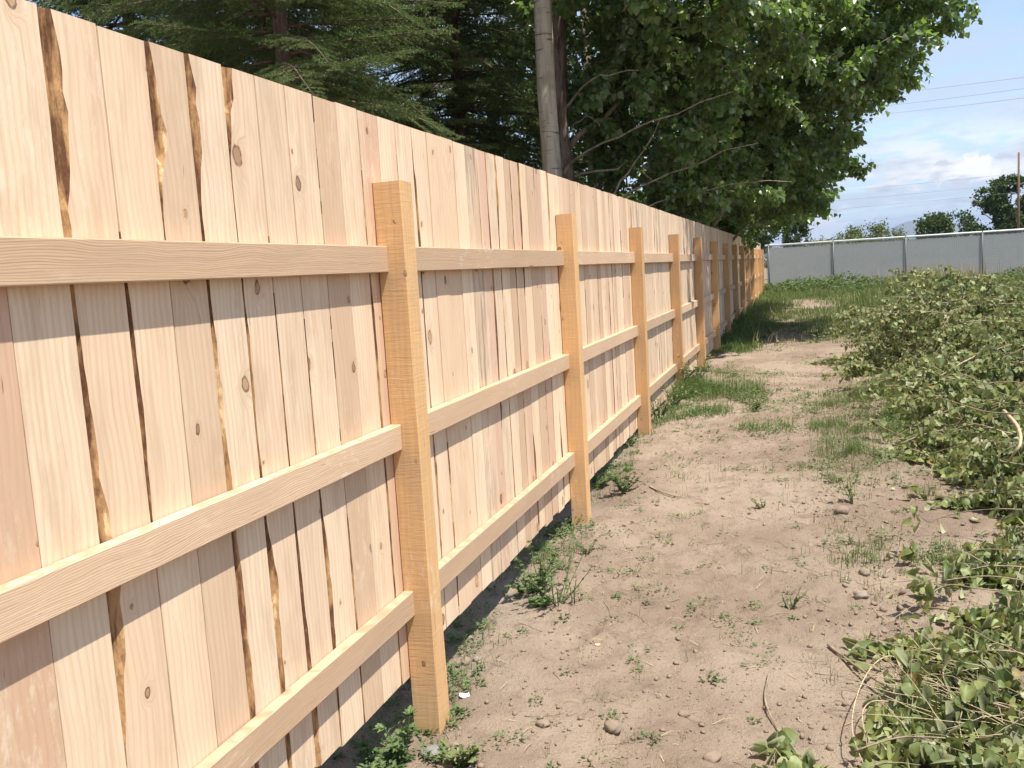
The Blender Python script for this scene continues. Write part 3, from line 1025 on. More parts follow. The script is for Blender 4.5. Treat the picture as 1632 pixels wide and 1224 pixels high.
# B: dark ragged trunk beside it
tB = [(-1.75, 13.0, -.2), (-1.78, 13.0, 2.0), (-1.86, 13.0, 3.4), (-1.80, 13.0, 5.0), (-1.7, 13.0, 7.5)]
leafy_tree('old_poplar_tree', (-1.75, 13.0, -.2), 'old poplar with dark ragged bark standing close to the right of the pale trunk',
           [((-1.0, 14.4, 5.6), (1.8, 1.9, 2.0)), ((-.6, 14.6, 3.2), (1.3, 1.6, 1.1))], [80, 46], POP, tB, [.15, .14, .125, .12, .08], M_rough,
           [thin_limb(a, b, c, r) for a, b, c, r in (
               ((-1.85, 13.0, 2.6), pix(950, 235, 12.6), pix(1168, 146, 12.0), .018), ((-1.85, 13.0, 3.3), pix(930, 138, 12.3), pix(1018, 112, 11.8), .016),
               ((-1.8, 13.0, 1.9), pix(1035, 290, 13.2), pix(1208, 228, 13.0), .016), ((-1.85, 13.0, 3.1), pix(925, 190, 12.4), pix(956, 201, 12.2), .010),
               ((-1.8, 13.0, 1.6), pix(985, 300, 12.8), pix(1052, 188, 12.4), .018), ((-1.8, 13.0, 1.5), pix(1060, 318, 13.6), pix(1262, 290, 13.2), .016))] +
           [limb((-1.8, 13.0, 3.0), (.2, 14.2, 4.6), .05, .012, 0), limb((-1.78, 13.0, 2.6), (-.5, 13.6, 2.5), .02, .01, -.2)])
# C: the wide spreading one that overhangs the path
tC = [(-1.5, 18.5, -.15), (-1.3, 18.5, 1.2), (-.9, 18.4, 2.6), (-.3, 18.2, 4.4), (.3, 18, 6.5), (.6, 18, 9)]
lC = [limb((-1.4, 18.5, .6), (.9, 17.2, 3.6), .09, .02, .2), limb((-1.2, 18.5, 1.4), (1.9, 17.4, 4.9), .10, .02, .3),
      limb((-.9, 18.4, 2.6), (2.9, 18.2, 5.6), .08, .015, .2), limb((-1.4, 18.5, .5), (.5, 21.0, 2.6), .07, .015, .1),
      limb((-1.3, 18.5, .9), (-.2, 15.0, 3.0), .05, .012, .1), limb((-1.2, 18.4, 1.5), (.4, 15.6, 2.9), .04, .01, .25),
      limb((-.8, 18.3, 3.0), (.9, 15.6, 4.6), .05, .012, .1), limb((-1.0, 18.4, 2.1), (1.6, 19.0, 3.1), .05, .012, -.1)]
leafy_tree('spreading_poplar_tree', (-1.5, 18.5, -.15), 'large spreading poplar whose leafy crown overhangs the fence toward the field',
           [((2.0, 17.6, 5.9), (1.75, 2.6, 1.75)), ((.6, 16.8, 5.2), (2.2, 2.8, 2.2)), ((1.35, 17.6, 4.0), (1.35, 2.6, 1.15)), ((-.3, 17.0, 3.0), (1.2, 2.6, 1.0)), ((2.65, 17.6, 4.55), (.75, 1.4, .6)),
            ((.8, 20.0, 3.0), (1.2, 2.2, 1.0))],
           [98, 84, 66, 36, 24, 50], POP, tC, [.24, .2, .17, .13, .09, .05], M_rough, lC)
# D: further along the fence, low crown down to the top of the boards
tD = [(-1.2, 25.5, 0), (-1.0, 25.5, 2), (-.6, 25.4, 4), (-.2, 25.2, 6.5)]
lD = [limb((-1.1, 25.5, 2.2), (.9, 23.5, 3.6), .07, .015, .1), limb((-1.1, 25.5, 2.2), (1.0, 26.5, 3.0), .05, .012, .0), limb((-1.1, 25.5, 2.9), (.1, 22.5, 3.6), .05, .01, .1)]
leafy_tree('low_poplar_tree', (-1.2, 25.5, 0), 'poplar farthest down the fence with low boughs brushing the board tops',
           [((.3, 24.0, 4.9), (2.1, 3.0, 1.9)), ((.6, 24.2, 2.75), (1.15, 2.4, .75)), ((-1.0, 26, 3.6), (1.2, 3.4, 2.4)), ((-1.6, 24, 1.9), (1.0, 3.5, 1.1))],
           [80, 44, 70, 45], POP, tD, [.2, .16, .12, .06], M_rough, lD)
# E: dark leafy trees filling the back between spruce and poplars
for k, (bx, by, lab) in enumerate([(-6.5, 22, 'dark leafy tree seen in the gap between the spruces and the pale trunk'),
                                   (-3.6, 23, 'dark leafy tree standing in deep shade behind the pale poplar trunk')]):
    leafy_tree('shade_tree', (bx, by, -.1), lab,
               [((bx + .3, by, 4.2), (2.6, 2.2, 2.8)), ((bx, by, 8.6), (2.8, 2.4, 2.6))], [80, 66], DRK,
               [(bx, by, -.1), (bx + .1, by, 4), (bx, by, 9)], [.22, .17, .08], M_rough, [limb((bx, by, 3), (bx + 1.6, by - 1, 5.2), .06, .015, 0)], 1.25)


# ------------------------------------------------------------------ spruces
def bough_proto(L=2.3):
    t = TB()
    n = 22
    main = curve((0, 0, 0), (0, 1, .06), L, n, .05, .012)
    t.tube(main, np.linspace(.022, .004, n + 1), 4, 0)
    axes = []
    for i in range(3, n + 1):
        f = i / n
        for side in (-1, 1):
            if rng.random() < .08: continue
            ln = (.62 * (1 - f) + .14) * rng.uniform(.75, 1.15) * (1 if f > .2 else .7)
            d = np.array([side * 1.0, .75, rng.uniform(-.35, -.02)])
            c = curve(main[i], d, ln, 6, .10, .03)
            axes.append((c, ln)); t.tube(c, np.linspace(.005, .002, 7), 3, 0)
            for q in range(1, 6):
                for s2 in (-1, 1):
                    if rng.random() < .25: continue
                    l2 = ln * .42 * (1.1 - q / 6.5)
                    dd = norm(c[q] - c[q - 1]); sd2 = np.array([-dd[1], dd[0], 0]) * s2
                    c2 = curve(c[q], dd + sd2 * .9 + np.array([0, 0, rng.uniform(-.25, .1)]), l2, 2, .1, .02)
                    axes.append((c2, l2))
    axes.append((main[8:], L * .6))
    P = []; D = []; TI = []
    for c, ln in axes:
        m = max(4, int(ln / .0085))
        tint = rng.uniform(0, .55)
        f = np.sort(rng.random(m)) * (len(c) - 1.001)
        i = f.astype(int)
        p = c[i] + (c[i + 1] - c[i]) * (f - i)[:, None]
        a = norm(c[i + 1] - c[i])
        rd = rng.normal(0, 1, (m, 3)); rd -= (rd * a).sum(1)[:, None] * a; rd = norm(rd); rd[:, 2] += .25
        for rep in range(3):
            P.append(p); r2 = norm(np.roll(rd, rep * 3 + 1, axis=0))
            D.append(norm(a * .8 + r2)); TI.append(tint + .4 * (f / (len(c))))
    P = np.concatenate(P); D = np.concatenate(D); TI = np.concatenate(TI)
    X, Y, Z = frames(D, rng.uniform(0, 6.28, len(P)))
    nv = np.array([[-.5, 0, 0], [.5, 0, 0], [0, 1, 0]], float); ntm = np.array([[0, 1, 2]])
    ln = rng.uniform(.018, .028, len(P)); S = np.stack([np.full(len(P), .0062), ln, ln], 1)
    t.scatter(nv, ntm, P, X, Y, Z, S, 1, TI)
    me = t.mesh('bough')
    me.materials.append(M_spbark); me.materials.append(M_needle)
    return me


BOUGH = [bough_proto(2.3), bough_proto(2.1)]


def spruce(base, label, h0, h1, count, rmax, trunk=.14, dead=False, zoff=0):
    b = np.array(base, float)
    root = tag(empty('spruce_tree', base), label, 'tree')
    t = TB()
    H = 15
    zz = np.linspace(0, H, 12)
    pts = np.stack([np.sin(zz * .4) * .03, np.cos(zz * .5) * .03, zz], 1)
    t.tube(pts, np.linspace(trunk, .03, 12), 12)
    t.obj('trunk', [M_spbark], root, True)
    for k in range(count):
        z = h0 + (h1 - h0) * ((k + rng.random()) / count)
        a = k * 2.39996 + rng.normal(0, .15)
        reach = rmax * (1 - .55 * (z - h0) / (13 - h0)) * rng.uniform(.8, 1.1)
        s = reach / 2.3
        d = np.array([math.cos(a), math.sin(a), rng.uniform(-.22, .08)])
        place(BOUGH[k % 2], 'bough', root, (math.cos(a) * .08, math.sin(a) * .08, z), d, rng.normal(0, .15), s)
    return root


s1 = spruce((-5.9, 12.0, -.2), 'spruce with bare brown lower trunk showing above the boards at left', 2.7, 9.0, 170, 3.5)
# peeled pale stubs on its trunk
for (z, a, l) in [(4.25, -1.4, .22), (4.55, -1.9, .7), (4.9, -2.2, .9)]:
    t = TB(); c = curve((math.cos(a) * .1, math.sin(a) * .1, z), (math.cos(a), math.sin(a), .5), l, 6, .25, -.05 if l > .5 else 0)
    t.tube(c, np.linspace(.028 if l < .3 else .012, .005, 7), 6)
    t.obj('dead_stub', [M_paletwig], s1, True)
spruce((-4.3, 15.5, -.2), 'dark spruce whose boughs hang beside the smooth pale trunk', 1.4, 9.5, 185, 3.2)
spruce((-9.4, 13.5, -.2), 'spruce at far left, only its bough tips above the fence', 2.4, 9.0, 150, 3.6)
spruce((-3.9, 9.0, -.25), 'nearest spruce with light green bough tips just over the fence top', 3.55, 7.5, 110, 2.1, .1)


# ------------------------------------------------------------------ far trees, bushes, pole, wires
def puff_tree(name, base, label, cat, lobes, n, size, mat, trunk_h=0, trunk_r=.2, lean=(0, 0)):
    b = np.array(base, float)
    root = tag(empty(name, base), label, cat)
    if trunk_h:
        t = TB(); t.tube([(0, 0, -.5), (lean[0] * .4, lean[1] * .4, trunk_h * .5), (lean[0], lean[1], trunk_h)], [trunk_r, trunk_r * .8, trunk_r * .4], 8)
        for k in range(5):
            a = rng.uniform(0, 6.28); z = trunk_h * rng.uniform(.4, .9)
            t.tube(curve((lean[0] * z / trunk_h, lean[1] * z / trunk_h, z), (math.cos(a), math.sin(a), 1), trunk_h * .4, 5, .2), np.linspace(trunk_r * .4, .03, 6), 5)
        t.obj('trunk', [M_rough], root, True)
    P = []; D = []; TI = []
    per = int(n * 1.6) // len(lobes)
    for c, r in lobes:
        c = np.array(c, float); r = np.array(r, float)
        # clumps on the shell of each lobe, leaves around clump centres
        nc = 46
        cc = norm(rng.normal(0, 1, (nc, 3))) * rng.uniform(.45, 1.0, (nc, 1)) ** .6
        idx = rng.integers(nc, size=per)
        v = cc[idx] + rng.normal(0, .13, (per, 3))
        p = c + v * r
        P.append(p); D.append(norm(v + rng.normal(0, .7, (per, 3)))); TI.append(np.clip(rng.random(nc)[idx] * .6 + rng.random(per) * .4, 0, 1))
    P = np.concatenate(P); D = np.concatenate(D); TI = np.concatenate(TI)
    X, Y, Z = frames(D, rng.uniform(0, 6.28, len(P)))
    t = TB(); t.scatter(LEAF_LO_V, LEAF_LO_T[[0, 1, 2, 3]], P, X, Y, Z, rng.uniform(.5, 1.15, len(P)) * size * .85, 0, TI)
    t.obj('crown', [mat], root)
    return root


def at_az(px_dir, dist):
    return (CAM.x + px_dir[0] * dist, px_dir[1] * dist)


p = pix(1512, 380, 96)
puff_tree('round_tree', (p.x, 96, -.2), 'rounded dark green tree beyond the grey fence, left of the tall leaning tree', 'tree',
          [((-1.4, 0, 2.9), (1.6, 2, 1.7)), ((.4, 0, 2.9), (2.3, 2, 1.75)), ((2.4, 0, 2.2), (2.0, 2, 1.3)), ((-.9, 0, 3.5), (1.1, 1.4, 1.1)), ((3.9, 0, 1.8), (1.5, 1.5, 1.0))], 9000, .26, M_far, 2.5, .2)
p = pix(1597, 370, 96)
puff_tree('leaning_tree', (p.x, 96, -.2), 'tall tree with lopsided crown just left of the utility pole', 'tree',
          [((-1.0, 0, 6.0), (1.5, 1.4, .95)), ((.4, 0, 6.9), (1.3, 1.3, .8)), ((-.6, 0, 5.3), (1.2, 1.2, 1.0)), ((1.2, 0, 7.2), (.7, .8, .35)), ((.1, 0, 4.2), (.85, .9, 1.1)), ((.2, 0, 2.6), (1.35, 1.3, 1.3)),
           ((-.9, 0, 1.6), (1.6, 1.3, .9)), ((.9, 0, 3.4), (.8, .9, 1.3)), ((-2.9, 0, 1.3), (1.6, 1.3, .75))], 13000, .24, M_far, 5.5, .25)
p = pix(1655, 370, 98)
puff_tree('dense_tree', (p.x, 98, -.2), 'dense tree cut by the right edge of the photo behind the utility pole', 'tree',
          [((-.2, 0, 5.2), (1.5, 1.5, 1.0)), ((.6, 0, 3.0), (2.2, 1.8, 2.4)), ((-1.0, 0, 3.6), (1.0, 1.2, 1.0)), ((2.6, 0, 4.8), (2, 2, 2))], 8000, .25, M_far, 4, .25)
p = pix(1268, 380, 62)
puff_tree('slender_tree', (p.x, 62, -.1), 'small slender dark tree beyond the corner of the two fences', 'tree',
          [((0, 0, 2.6), (.75, .8, 1.3)), ((.1, 0, 4.2), (1.0, 1, 1.1)), ((-.6, 0, 5.4), (1.5, 1.2, 1.2)), ((-2.0, 0, 3.4), (1.0, 1, 1.3))], 7500, .17, M_dark, 3.5, .16)
for (px, dist, w, h, lab) in [(1345, 70, 2.6, 2.9, 'low light green bush beyond the grey fence, leftmost of the row'),
                              (1383, 74, 2.3, 4.0, 'tallest light green bush beyond the grey fence, middle of the row'),
                                 (1300, 78, 2.3, 2.9, 'light green bush beyond the grey fence just right of the slender tree')]:
    p = pix(px, 380, dist)
    puff_tree('bush', (p.x, dist, -.2), lab, 'bush',
              [((0, 0, h * .58), (w * .7, 1.3, h * .38)), ((-w * .55, 0, h * .45), (w * .6, 1.2, h * .36)), ((w * .55, 0, h * .48), (w * .6, 1.2, h * .38))],
              4500, .17, M_bush)['group'] = 'bushes beyond the grey fence'
for (px, dist, h) in [(1250, 150, 3.0), (1470, 160, 2.4), (1330, 170, 2.2)]:
    p = pix(px, 380, dist)
    lab = {1250: 'distant dark hedge mass low behind the slender tree', 1470: 'distant hedge low behind the left edge of the round tree', 1330: 'distant hedge low behind the light green bushes'}[px]
    puff_tree('hedge', (p.x, dist, -.3), lab, 'hedge', [((k * 3.0 - 6, 0, h * .5), (2.2, 1.5, h * .55)) for k in range(5)], 6000, .3, M_far)


def build_pole():
    top = pix(1621, 243, 86); x = pix(1623, 370, 86).x
    root = tag(empty('utility_pole', (x, 86, -.3)), 'tall brown wooden utility pole at the right beyond the grey fence', 'utility pole')
    H = top.z + .3
    t = TB(); t.tube([(0, 0, -.3), (0, 0, H * .5), (0, 0, H)], [.115, .10, .075], 10)
    t.obj('pole', [M_pole], root, True)
    ends = []
    for (z, s) in ((H - 1.75, -1), (H - 2.55, 1), (H - 3.3, -1)):
        t = TB(); t.tube([(s * .1, 0, z - .06), (s * .35, 0, z), (s * .62, 0, z + .04)], [.05, .045, .035], 8)
        for q in range(4):
            t.tube([(s * (.3 + q * .09), 0, z - .005 + .005 * q), (s * (.315 + q * .09), 0, z + .005 * q)], [.10, .10], 8)
        t.obj('insulator', [M_cable], root, True)
        ends.append(np.array([x + s * .66, 86, z - .3 + .04]))
    return ends


def wire(a, b, sag, r, label):
    f = np.linspace(0, 1, 24)[:, None]
    a = np.array(a, float); b = np.array(b, float)
    pts = a + (b - a) * f; pts[:, 2] -= (4 * f * (1 - f))[:, 0] * sag
    t = TB(); t.tube(pts - a, r, 5)
    o = t.obj('overhead_wire', [M_cable], None, True)
    o.location = a
    tag(o, label, 'wire')


ends = build_pole()
for e, lab, tx in zip(ends, ('faint wire running left from the highest insulator of the pole', 'faint wire running left from the middle insulator of the pole', 'faint wire running left from the lowest insulator of the pole'), (0, 1, 2)):
    wire(e, (e[0] - 62, e[1] + 40, e[2] + 3.2 - tx * .3), .6, .008, lab)
for (y0, y1, lab) in ((137, 112, 'highest of the three wires crossing the upper sky at right'), (156, 130, 'middle one of the three wires crossing the upper sky at right'),
                      (169, 145, 'lowest of the three wires crossing the upper sky at right')):
    a = pix(1440, y0, 88); b = pix(1632, y1, 62); d = b - a
    wire(a - d * 2.2, b + d * 1.2, .5, .009, lab)


# ------------------------------------------------------------------ grass and ground cover
def gpix(x, y):
    """ground point seen at a photo pixel (layout only)"""
    d = fw + rt * ((x - 816) / 1453.03) - up * ((y - 612) / 1453.03)
    z = -.25
    for _ in range(6):
        tt2 = (z - CAM.z) / d.z
        q = CAM + d * tt2
        z = float(ground(q.x, q.y))
    return q


def blades(t, P, H, W, lean=.45, tint=None, mi=0, az=None):
    """thin bent blades: 5 verts, 3 tris each"""
    N = len(P)
    a = rng.uniform(0, 6.283, N) if az is None else az
    D = np.stack([np.cos(a), np.sin(a), np.zeros(N)], 1)
    S = np.stack([-np.sin(a), np.cos(a), np.zeros(N)], 1)
    ln = np.abs(rng.normal(0, lean, N))[:, None]
    up3 = np.array([[0, 0, 1.0]])
    H = H[:, None]; W = np.broadcast_to(W, (N,))[:, None]
    b0 = P - S * W / 2; b1 = P + S * W / 2
    mid = P + up3 * H * .55 + D * H * ln * .3
    m0 = mid - S * W * .4; m1 = mid + S * W * .4
    tip = P + up3 * H * (1 - .25 * ln) + D * H * ln
    V = np.stack([b0, b1, m0, m1, tip], 1)
    T = np.array([[0, 1, 3], [0, 3, 2], [2, 3, 4]])[None] + (np.arange(N) * 5)[:, None, None]
    t.add(V, T, mi, np.repeat(rng.random(N) if tint is None else tint, 5))


def sample(n, x0, x1, y0, y1, dens, fallx=None):
    x = rng.uniform(x0, x1, n); y = rng.uniform(y0, y1, n)
    keep = rng.random(n) < dens(x, y)
    return x[keep], y[keep]


def tufts(t, x, y, per, r, hmin, hmax, w, lean=.5):
    N = len(x)
    idx = np.repeat(np.arange(N), per)
    hs = rng.uniform(hmin, hmax, N) * (.45 + .6 * np.clip(greenness(x, y), 0, 1)) * (.6 + .8 * fbm(x * 2.3, y * 1.7, 191, 2))
    px = x[idx] + rng.normal(0, r, len(idx)); py = y[idx] + rng.normal(0, r, len(idx))
    P = np.stack([px, py, ground(px, py) - .004], 1)
    tn = np.clip(rng.random(N)[idx] * .55 + rng.random(len(idx)) * .45, 0, 1)
    blades(t, P, hs[idx] * rng.uniform(.45, 1.1, len(idx)), w, lean, tn)


t = TB()
# near sparse tufts on the path
x, y = sample(520, .15, 3.5, 2.2, 8.5, lambda x, y: .15 + greenness(x, y) + sstep(fbm(x * 2.2, y * 2.2, 139, 3), .5, .65))
tufts(t, x, y, 8, .02, .012, .065, .0026, 1.0)
x, y = sample(1700, .2, 5, 4.5, 15, lambda x, y: greenness(x, y) ** 1.2)
tufts(t, x, y, 16, .035, .04, .15, .004, .55)
x, y = sample(700, .05, .9, 8.3, 12.4, lambda x, y: greenness(x, y))
tufts(t, x, y, 20, .06, .07, .30, .0045, .6)
x, y = sample(900, 1.45, 3.0, 4.8, 10.5, lambda x, y: sstep(fbm(x * 2.5, y * 2, 131, 3), .47, .62))
tufts(t, x, y, 20, .045, .05, .24, .0038, .6)
x, y = sample(70, 1.4, 2.6, 3.0, 5.2, lambda x, y: sstep(fbm(x * 3, y * 3, 133, 2), .4, .6))
tufts(t, x, y, 6, .02, .05, .20, .0028, .35)
patchy = lambda x, y: sstep(fbm(x * 2.1 + 4, y * 1.3, 211, 3), .40, .60) * np.exp(-((y - 9.2 + .4 * x) / 1.0) ** 4)
x, y = sample(900, .08, 1.5, 7.6, 10.6, patchy)
tufts(t, x, y, 16, .05, .10, .26, .004, .6)
x, y = sample(260, .5, 2.3, 2.6, 7.5, lambda x, y: .25 + .5 * sstep(x, 1.1, 1.5))
tufts(t, x, y, 3, .012, .10, .32, .0024, .45)
x, y = sample(1500, .3, 3.2, 6, 16, lambda x, y: sstep(fbm(x * 1.9, y * 1.2, 137, 3), .5, .66))
tufts(t, x, y, 12, .05, .02, .09, .004, .9)
x, y = sample(5200, -.1, 9, 14, 24, lambda x, y: greenness(x, y))
tufts(t, x, y, 12, .07, .06, .22, .008, .5)
x, y = sample(7000, -.1, 16, 22, 35.5, lambda x, y: greenness(x, y))
tufts(t, x, y, 10, .10, .12, .38, .012, .4)
x, y = sample(3000, -.1, .6, 14.5, 24, lambda x, y: x * 0 + .4)
tufts(t, x, y, 12, .06, .05, .2, .007, .5)
x, y = sample(1600, -6, -.35, 3, 30, lambda x, y: x * 0 + 1)
tufts(t, x, y, 12, .09, .1, .35, .01, .5)
x, y = sample(500, -.3, .16, 2.2, 12, lambda x, y: .15 + .8 * sstep(fbm(x * 2, y * 2.1, 227, 2), .45, .6))
tufts(t, x, y, 8, .02, .06, .26, .003, .7)
tag(t.obj('grass', [M_grass]), kind='stuff')

# low broad-leaved seedlings creeping over the soil
t = TB()
def clumps(n, x0, x1, y0, y1, dens, hmax, ls, m=16):
    x, y = sample(n, x0, x1, y0, y1, dens)
    N = len(x)
    if not N: return
    i = np.repeat(np.arange(N), m); k = len(i)
    rr = rng.uniform(.01, .05, N)[i] * (1 + y[i] / 12); a = rng.uniform(0, 6.28, k); q = np.sqrt(rng.random(k)) * rr
    hh = rng.uniform(.01, hmax, N)[i] * rng.random(k) * (1 - q / (rr * 1.3))
    px = x[i] + np.cos(a) * q; py = y[i] + np.sin(a) * q
    P = np.stack([px, py, ground(px, py) + hh + .003], 1)
    X, Y, Z = frames(np.stack([np.cos(a), np.sin(a), rng.uniform(-.1, .9, k)], 1), rng.normal(0, .4, k))
    t.scatter(LEAF_LO_V * np.array([.55, 1, 1]), LEAF_LO_T, P, X, Y, Z, rng.uniform(.6, 1.2, k) * ls, 0, np.clip(rng.random(N)[i] * .6 + rng.random(k) * .4, 0, 1))
clumps(650, .1, 3.0, 2.2, 9, lambda x, y: .12 + sstep(fbm(x * 1.8, y * 1.8, 193, 3), .5, .66), .05, .016)
clumps(1500, .1, 3.0, 6, 15, lambda x, y: .06 + greenness(x, y) + .7 * sstep(fbm(x * 1.6, y * 1.1, 195, 3), .52, .68), .10, .024)
clumps(500, .1, .95, 8.4, 12.6, lambda x, y: greenness(x, y), .28, .026, 30)
clumps(700, .08, 1.5, 7.6, 10.6, patchy, .16, .024, 26)
clumps(420, -.25, .14, 2.2, 9.5, lambda x, y: .25 + .6 * sstep(fbm(x * 2, y * 2.4, 223, 2), .45, .62), .11, .022, 20)
clumps(260, 1.5, 2.3, 4.6, 9.5, lambda x, y: sstep(fbm(x * 2.2, y * 2, 197, 3), .42, .6), .14, .022, 24)
clumps(1500, 0, 9, 14, 32, lambda x, y: greenness(x, y), .3, .05, 24)
tag(t.obj('creeping_weeds', [M_weed]), kind='stuff')

t = TB()   # pale dry straw lying on the soil and tall dry stalks before the grey fence
n = 1500
x = rng.uniform(.1, 4.5, n); y = rng.uniform(2.2, 13, n)
P = np.stack([x, y, ground(x, y) + .004], 1)
a = rng.uniform(0, 6.28, n)
D = np.stack([np.cos(a), np.sin(a), rng.normal(0, .08, n)], 1)
X, Y, Z = frames(D)
ln = rng.uniform(.02, .10, n)
sv = np.array([[-.5, 0, 0], [.5, 0, 0], [.4, .5, .12], [-.4, .5, .12], [0, 1, 0]], float); stt = np.array([[0, 1, 2], [0, 2, 3], [3, 2, 4]])
t.scatter(sv, stt, P, X, Y, Z, np.stack([np.full(n, .0028), ln, ln], 1))
x = np.concatenate([rng.normal(5.2, .5, 260), rng.normal(6.8, .35, 120), rng.uniform(3.5, 9, 220)]); y = rng.normal(34.6, .5, len(x))
P = np.stack([x, y, ground(x, y)], 1)
blades(t, P, rng.uniform(.45, .95, len(x)), .014, .25)
x, y = sample(900, .2, 9, 14, 34, lambda x, y: .3 + .7 * sstep(fbm(x * .8, y * .5, 199, 3), .5, .62))
tufts(t, x, y, 8, .10, .10, .40, .007, .6)
n = 60      # thin dry stems tangled over the near leaf litter
for _ in range(n):
    q = gpix(rng.uniform(1440, 1660), rng.uniform(1085, 1235))
    a = rng.normal(-.75, .5) + math.pi
    c = curve((q.x, q.y, 0), (math.cos(a), math.sin(a), 0), rng.uniform(.12, .45), 7, .12)
    c[:, 2] = ground(c[:, 0], c[:, 1]) + rng.uniform(.05, .13) + np.linspace(0, rng.uniform(-.04, .05), 8)
    t.tube(c, np.linspace(.0018, .0009, 8), 4, 1)
tag(t.obj('dry_straw', [M_straw, M_paletwig]), kind='stuff')


def weed_bank():
    """broad-leaved weeds massed along the foot of the grey fence"""
    t = TB()
    s = rng.uniform(0, 17, 900); off = np.abs(rng.normal(0, 1.5, 900)) + .1
    x = .15 + s * .99; y = 35.2 + s * .148 - off
    hgt = (.28 + .5 * fbm(x * .9, y * .5, 141, 3)) * np.exp(-off / 5.0) * (.85 + .5 * np.exp(-((x - 2.2) / 1.2) ** 2) + .35 * sstep(x, 8, 11))
    P = []; D = []; S = []; TI = []
    for i in range(len(x)):
        m = 34
        c = np.array([x[i], y[i], float(ground(x[i], y[i]))])
        z = rng.random(m) ** .8 * hgt[i]
        r = .16 * (1.15 - z / (hgt[i] + .01))
        a = rng.uniform(0, 6.28, m)
        P.append(c + np.stack([np.cos(a) * r * rng.random(m), np.sin(a) * r * rng.random(m), z], 1))
        D.append(np.stack([np.cos(a), np.sin(a), rng.uniform(-.2, .9, m)], 1))
        TI.append(np.clip(rng.random() * .6 + rng.random(m) * .4, 0, 1)); S.append(rng.uniform(.05, .10, m))
    P = np.concatenate(P); D = np.concatenate(D); S = np.concatenate(S); TI = np.concatenate(TI)
    X, Y, Z = frames(D, rng.normal(0, .5, len(P)))
    t.scatter(LEAF_LO_V * np.array([.7, 1, 1]), LEAF_LO_T, P, X, Y, Z, S, 0, TI)
    tag(t.obj('weeds', [M_weed]), kind='stuff')


weed_bank()

# ------------------------------------------------------------------ soil crumbs, clods, stones
ICO_V = norm(np.array([[-1, 1.618, 0], [1, 1.618, 0], [-1, -1.618, 0], [1, -1.618, 0], [0, -1, 1.618], [0, 1, 1.618], [0, -1, -1.618], [0, 1, -1.618],
                       [1.618, 0, -1], [1.618, 0, 1], [-1.618, 0, -1], [-1.618, 0, 1]], float))
ICO_T = np.array([[0, 11, 5], [0, 5, 1], [0, 1, 7], [0, 7, 10], [0, 10, 11], [1, 5, 9], [5, 11, 4], [11, 10, 2], [10, 7, 6], [7, 1, 8],
                  [3, 9, 4], [3, 4, 2], [3, 2, 6], [3, 6, 8], [3, 8, 9], [4, 9, 5], [2, 4, 11], [6, 2, 10], [8, 6, 7], [9, 8, 1]])


def crumbs():
    t = TB()
    n = 26000
    x = rng.uniform(-.1, 4.2, n); y = 2.0 + rng.random(n) ** 1.5 * 11
    dens = .15 + 1.2 * sstep(fbm(x * 1.6, y * 1.6, 151, 3), .5, .68) + .5 * np.exp(-((x - .3) / .25) ** 2) + .9 * np.exp(-((x - 1.78) / .25) ** 2)
    k = rng.random(n) < dens
    x, y = x[k], y[k]; n = len(x)
    s = (1 + 1.3 * np.exp(-((x - 1.78) / .2) ** 2) * np.exp(-((y - 4.3) / 1.1) ** 2) * rng.random(n) ** 2) * (.0016 + .011 * rng.random(n) ** 7 + .0022 * rng.random(n))
    for q in range(4):
        tv = ICO_V * (1 + rng.uniform(-.45, .4, (12, 1)))
        m = np.arange(n) % 4 == q
        P = np.stack([x[m], y[m], ground(x[m], y[m]) + s[m] * .3], 1)
        D = rng.normal(0, 1, (m.sum(), 3)); X, Y, Z = frames(D)
        t.scatter(tv, ICO_T, P, X, Y, Z, np.stack([s[m], s[m] * .8, s[m] * .65], 1))
    tag(t.obj('soil_crumbs', [M_clod]), kind='stuff')


crumbs()


def lump(name, px, s, mat, label, cat, squash=.7, seed=0):
    """an irregular clod or stone resting on the soil"""
    me = bpy.data.meshes.new(name)
    V = ICO_V.copy(); T = ICO_T.copy()
    for _ in range(2):      # subdivide
        V, T = subdiv(V, T)
    V = norm(V)
    r = 1 + .35 * (fbm(V[:, 0] * 1.7 + seed, V[:, 1] * 1.7 + V[:, 2] * 2.3, 161 + seed, 3) - .5) * 2
    V = V * r[:, None] * np.array([1, .8, squash]) * s
    me = mesh_tris(name, V, T)
    o = link(name, me, [mat], smooth=False)
    o.location = (px[0], px[1], float(ground(px[0], px[1])) + s * squash * .35)
    o.rotation_euler = (0, 0, rng.uniform(0, 6))
    tag(o, label, cat)


def subdiv(V, T):
    V = list(map(tuple, V)); cache = {}
    out = []
    for a, b, c in T:
        def mid(i, j):
            k = (min(i, j), max(i, j))
            if k not in cache:
                cache[k] = len(V); V.append(tuple((np.array(V[i]) + np.array(V[j])) / 2))
            return cache[k]
        ab, bc, ca = mid(a, b), mid(b, c), mid(c, a)
        out += [(a, ab, ca), (ab, b, bc), (ca, bc, c), (ab, bc, ca)]
    return np.array(V), np.array(out)


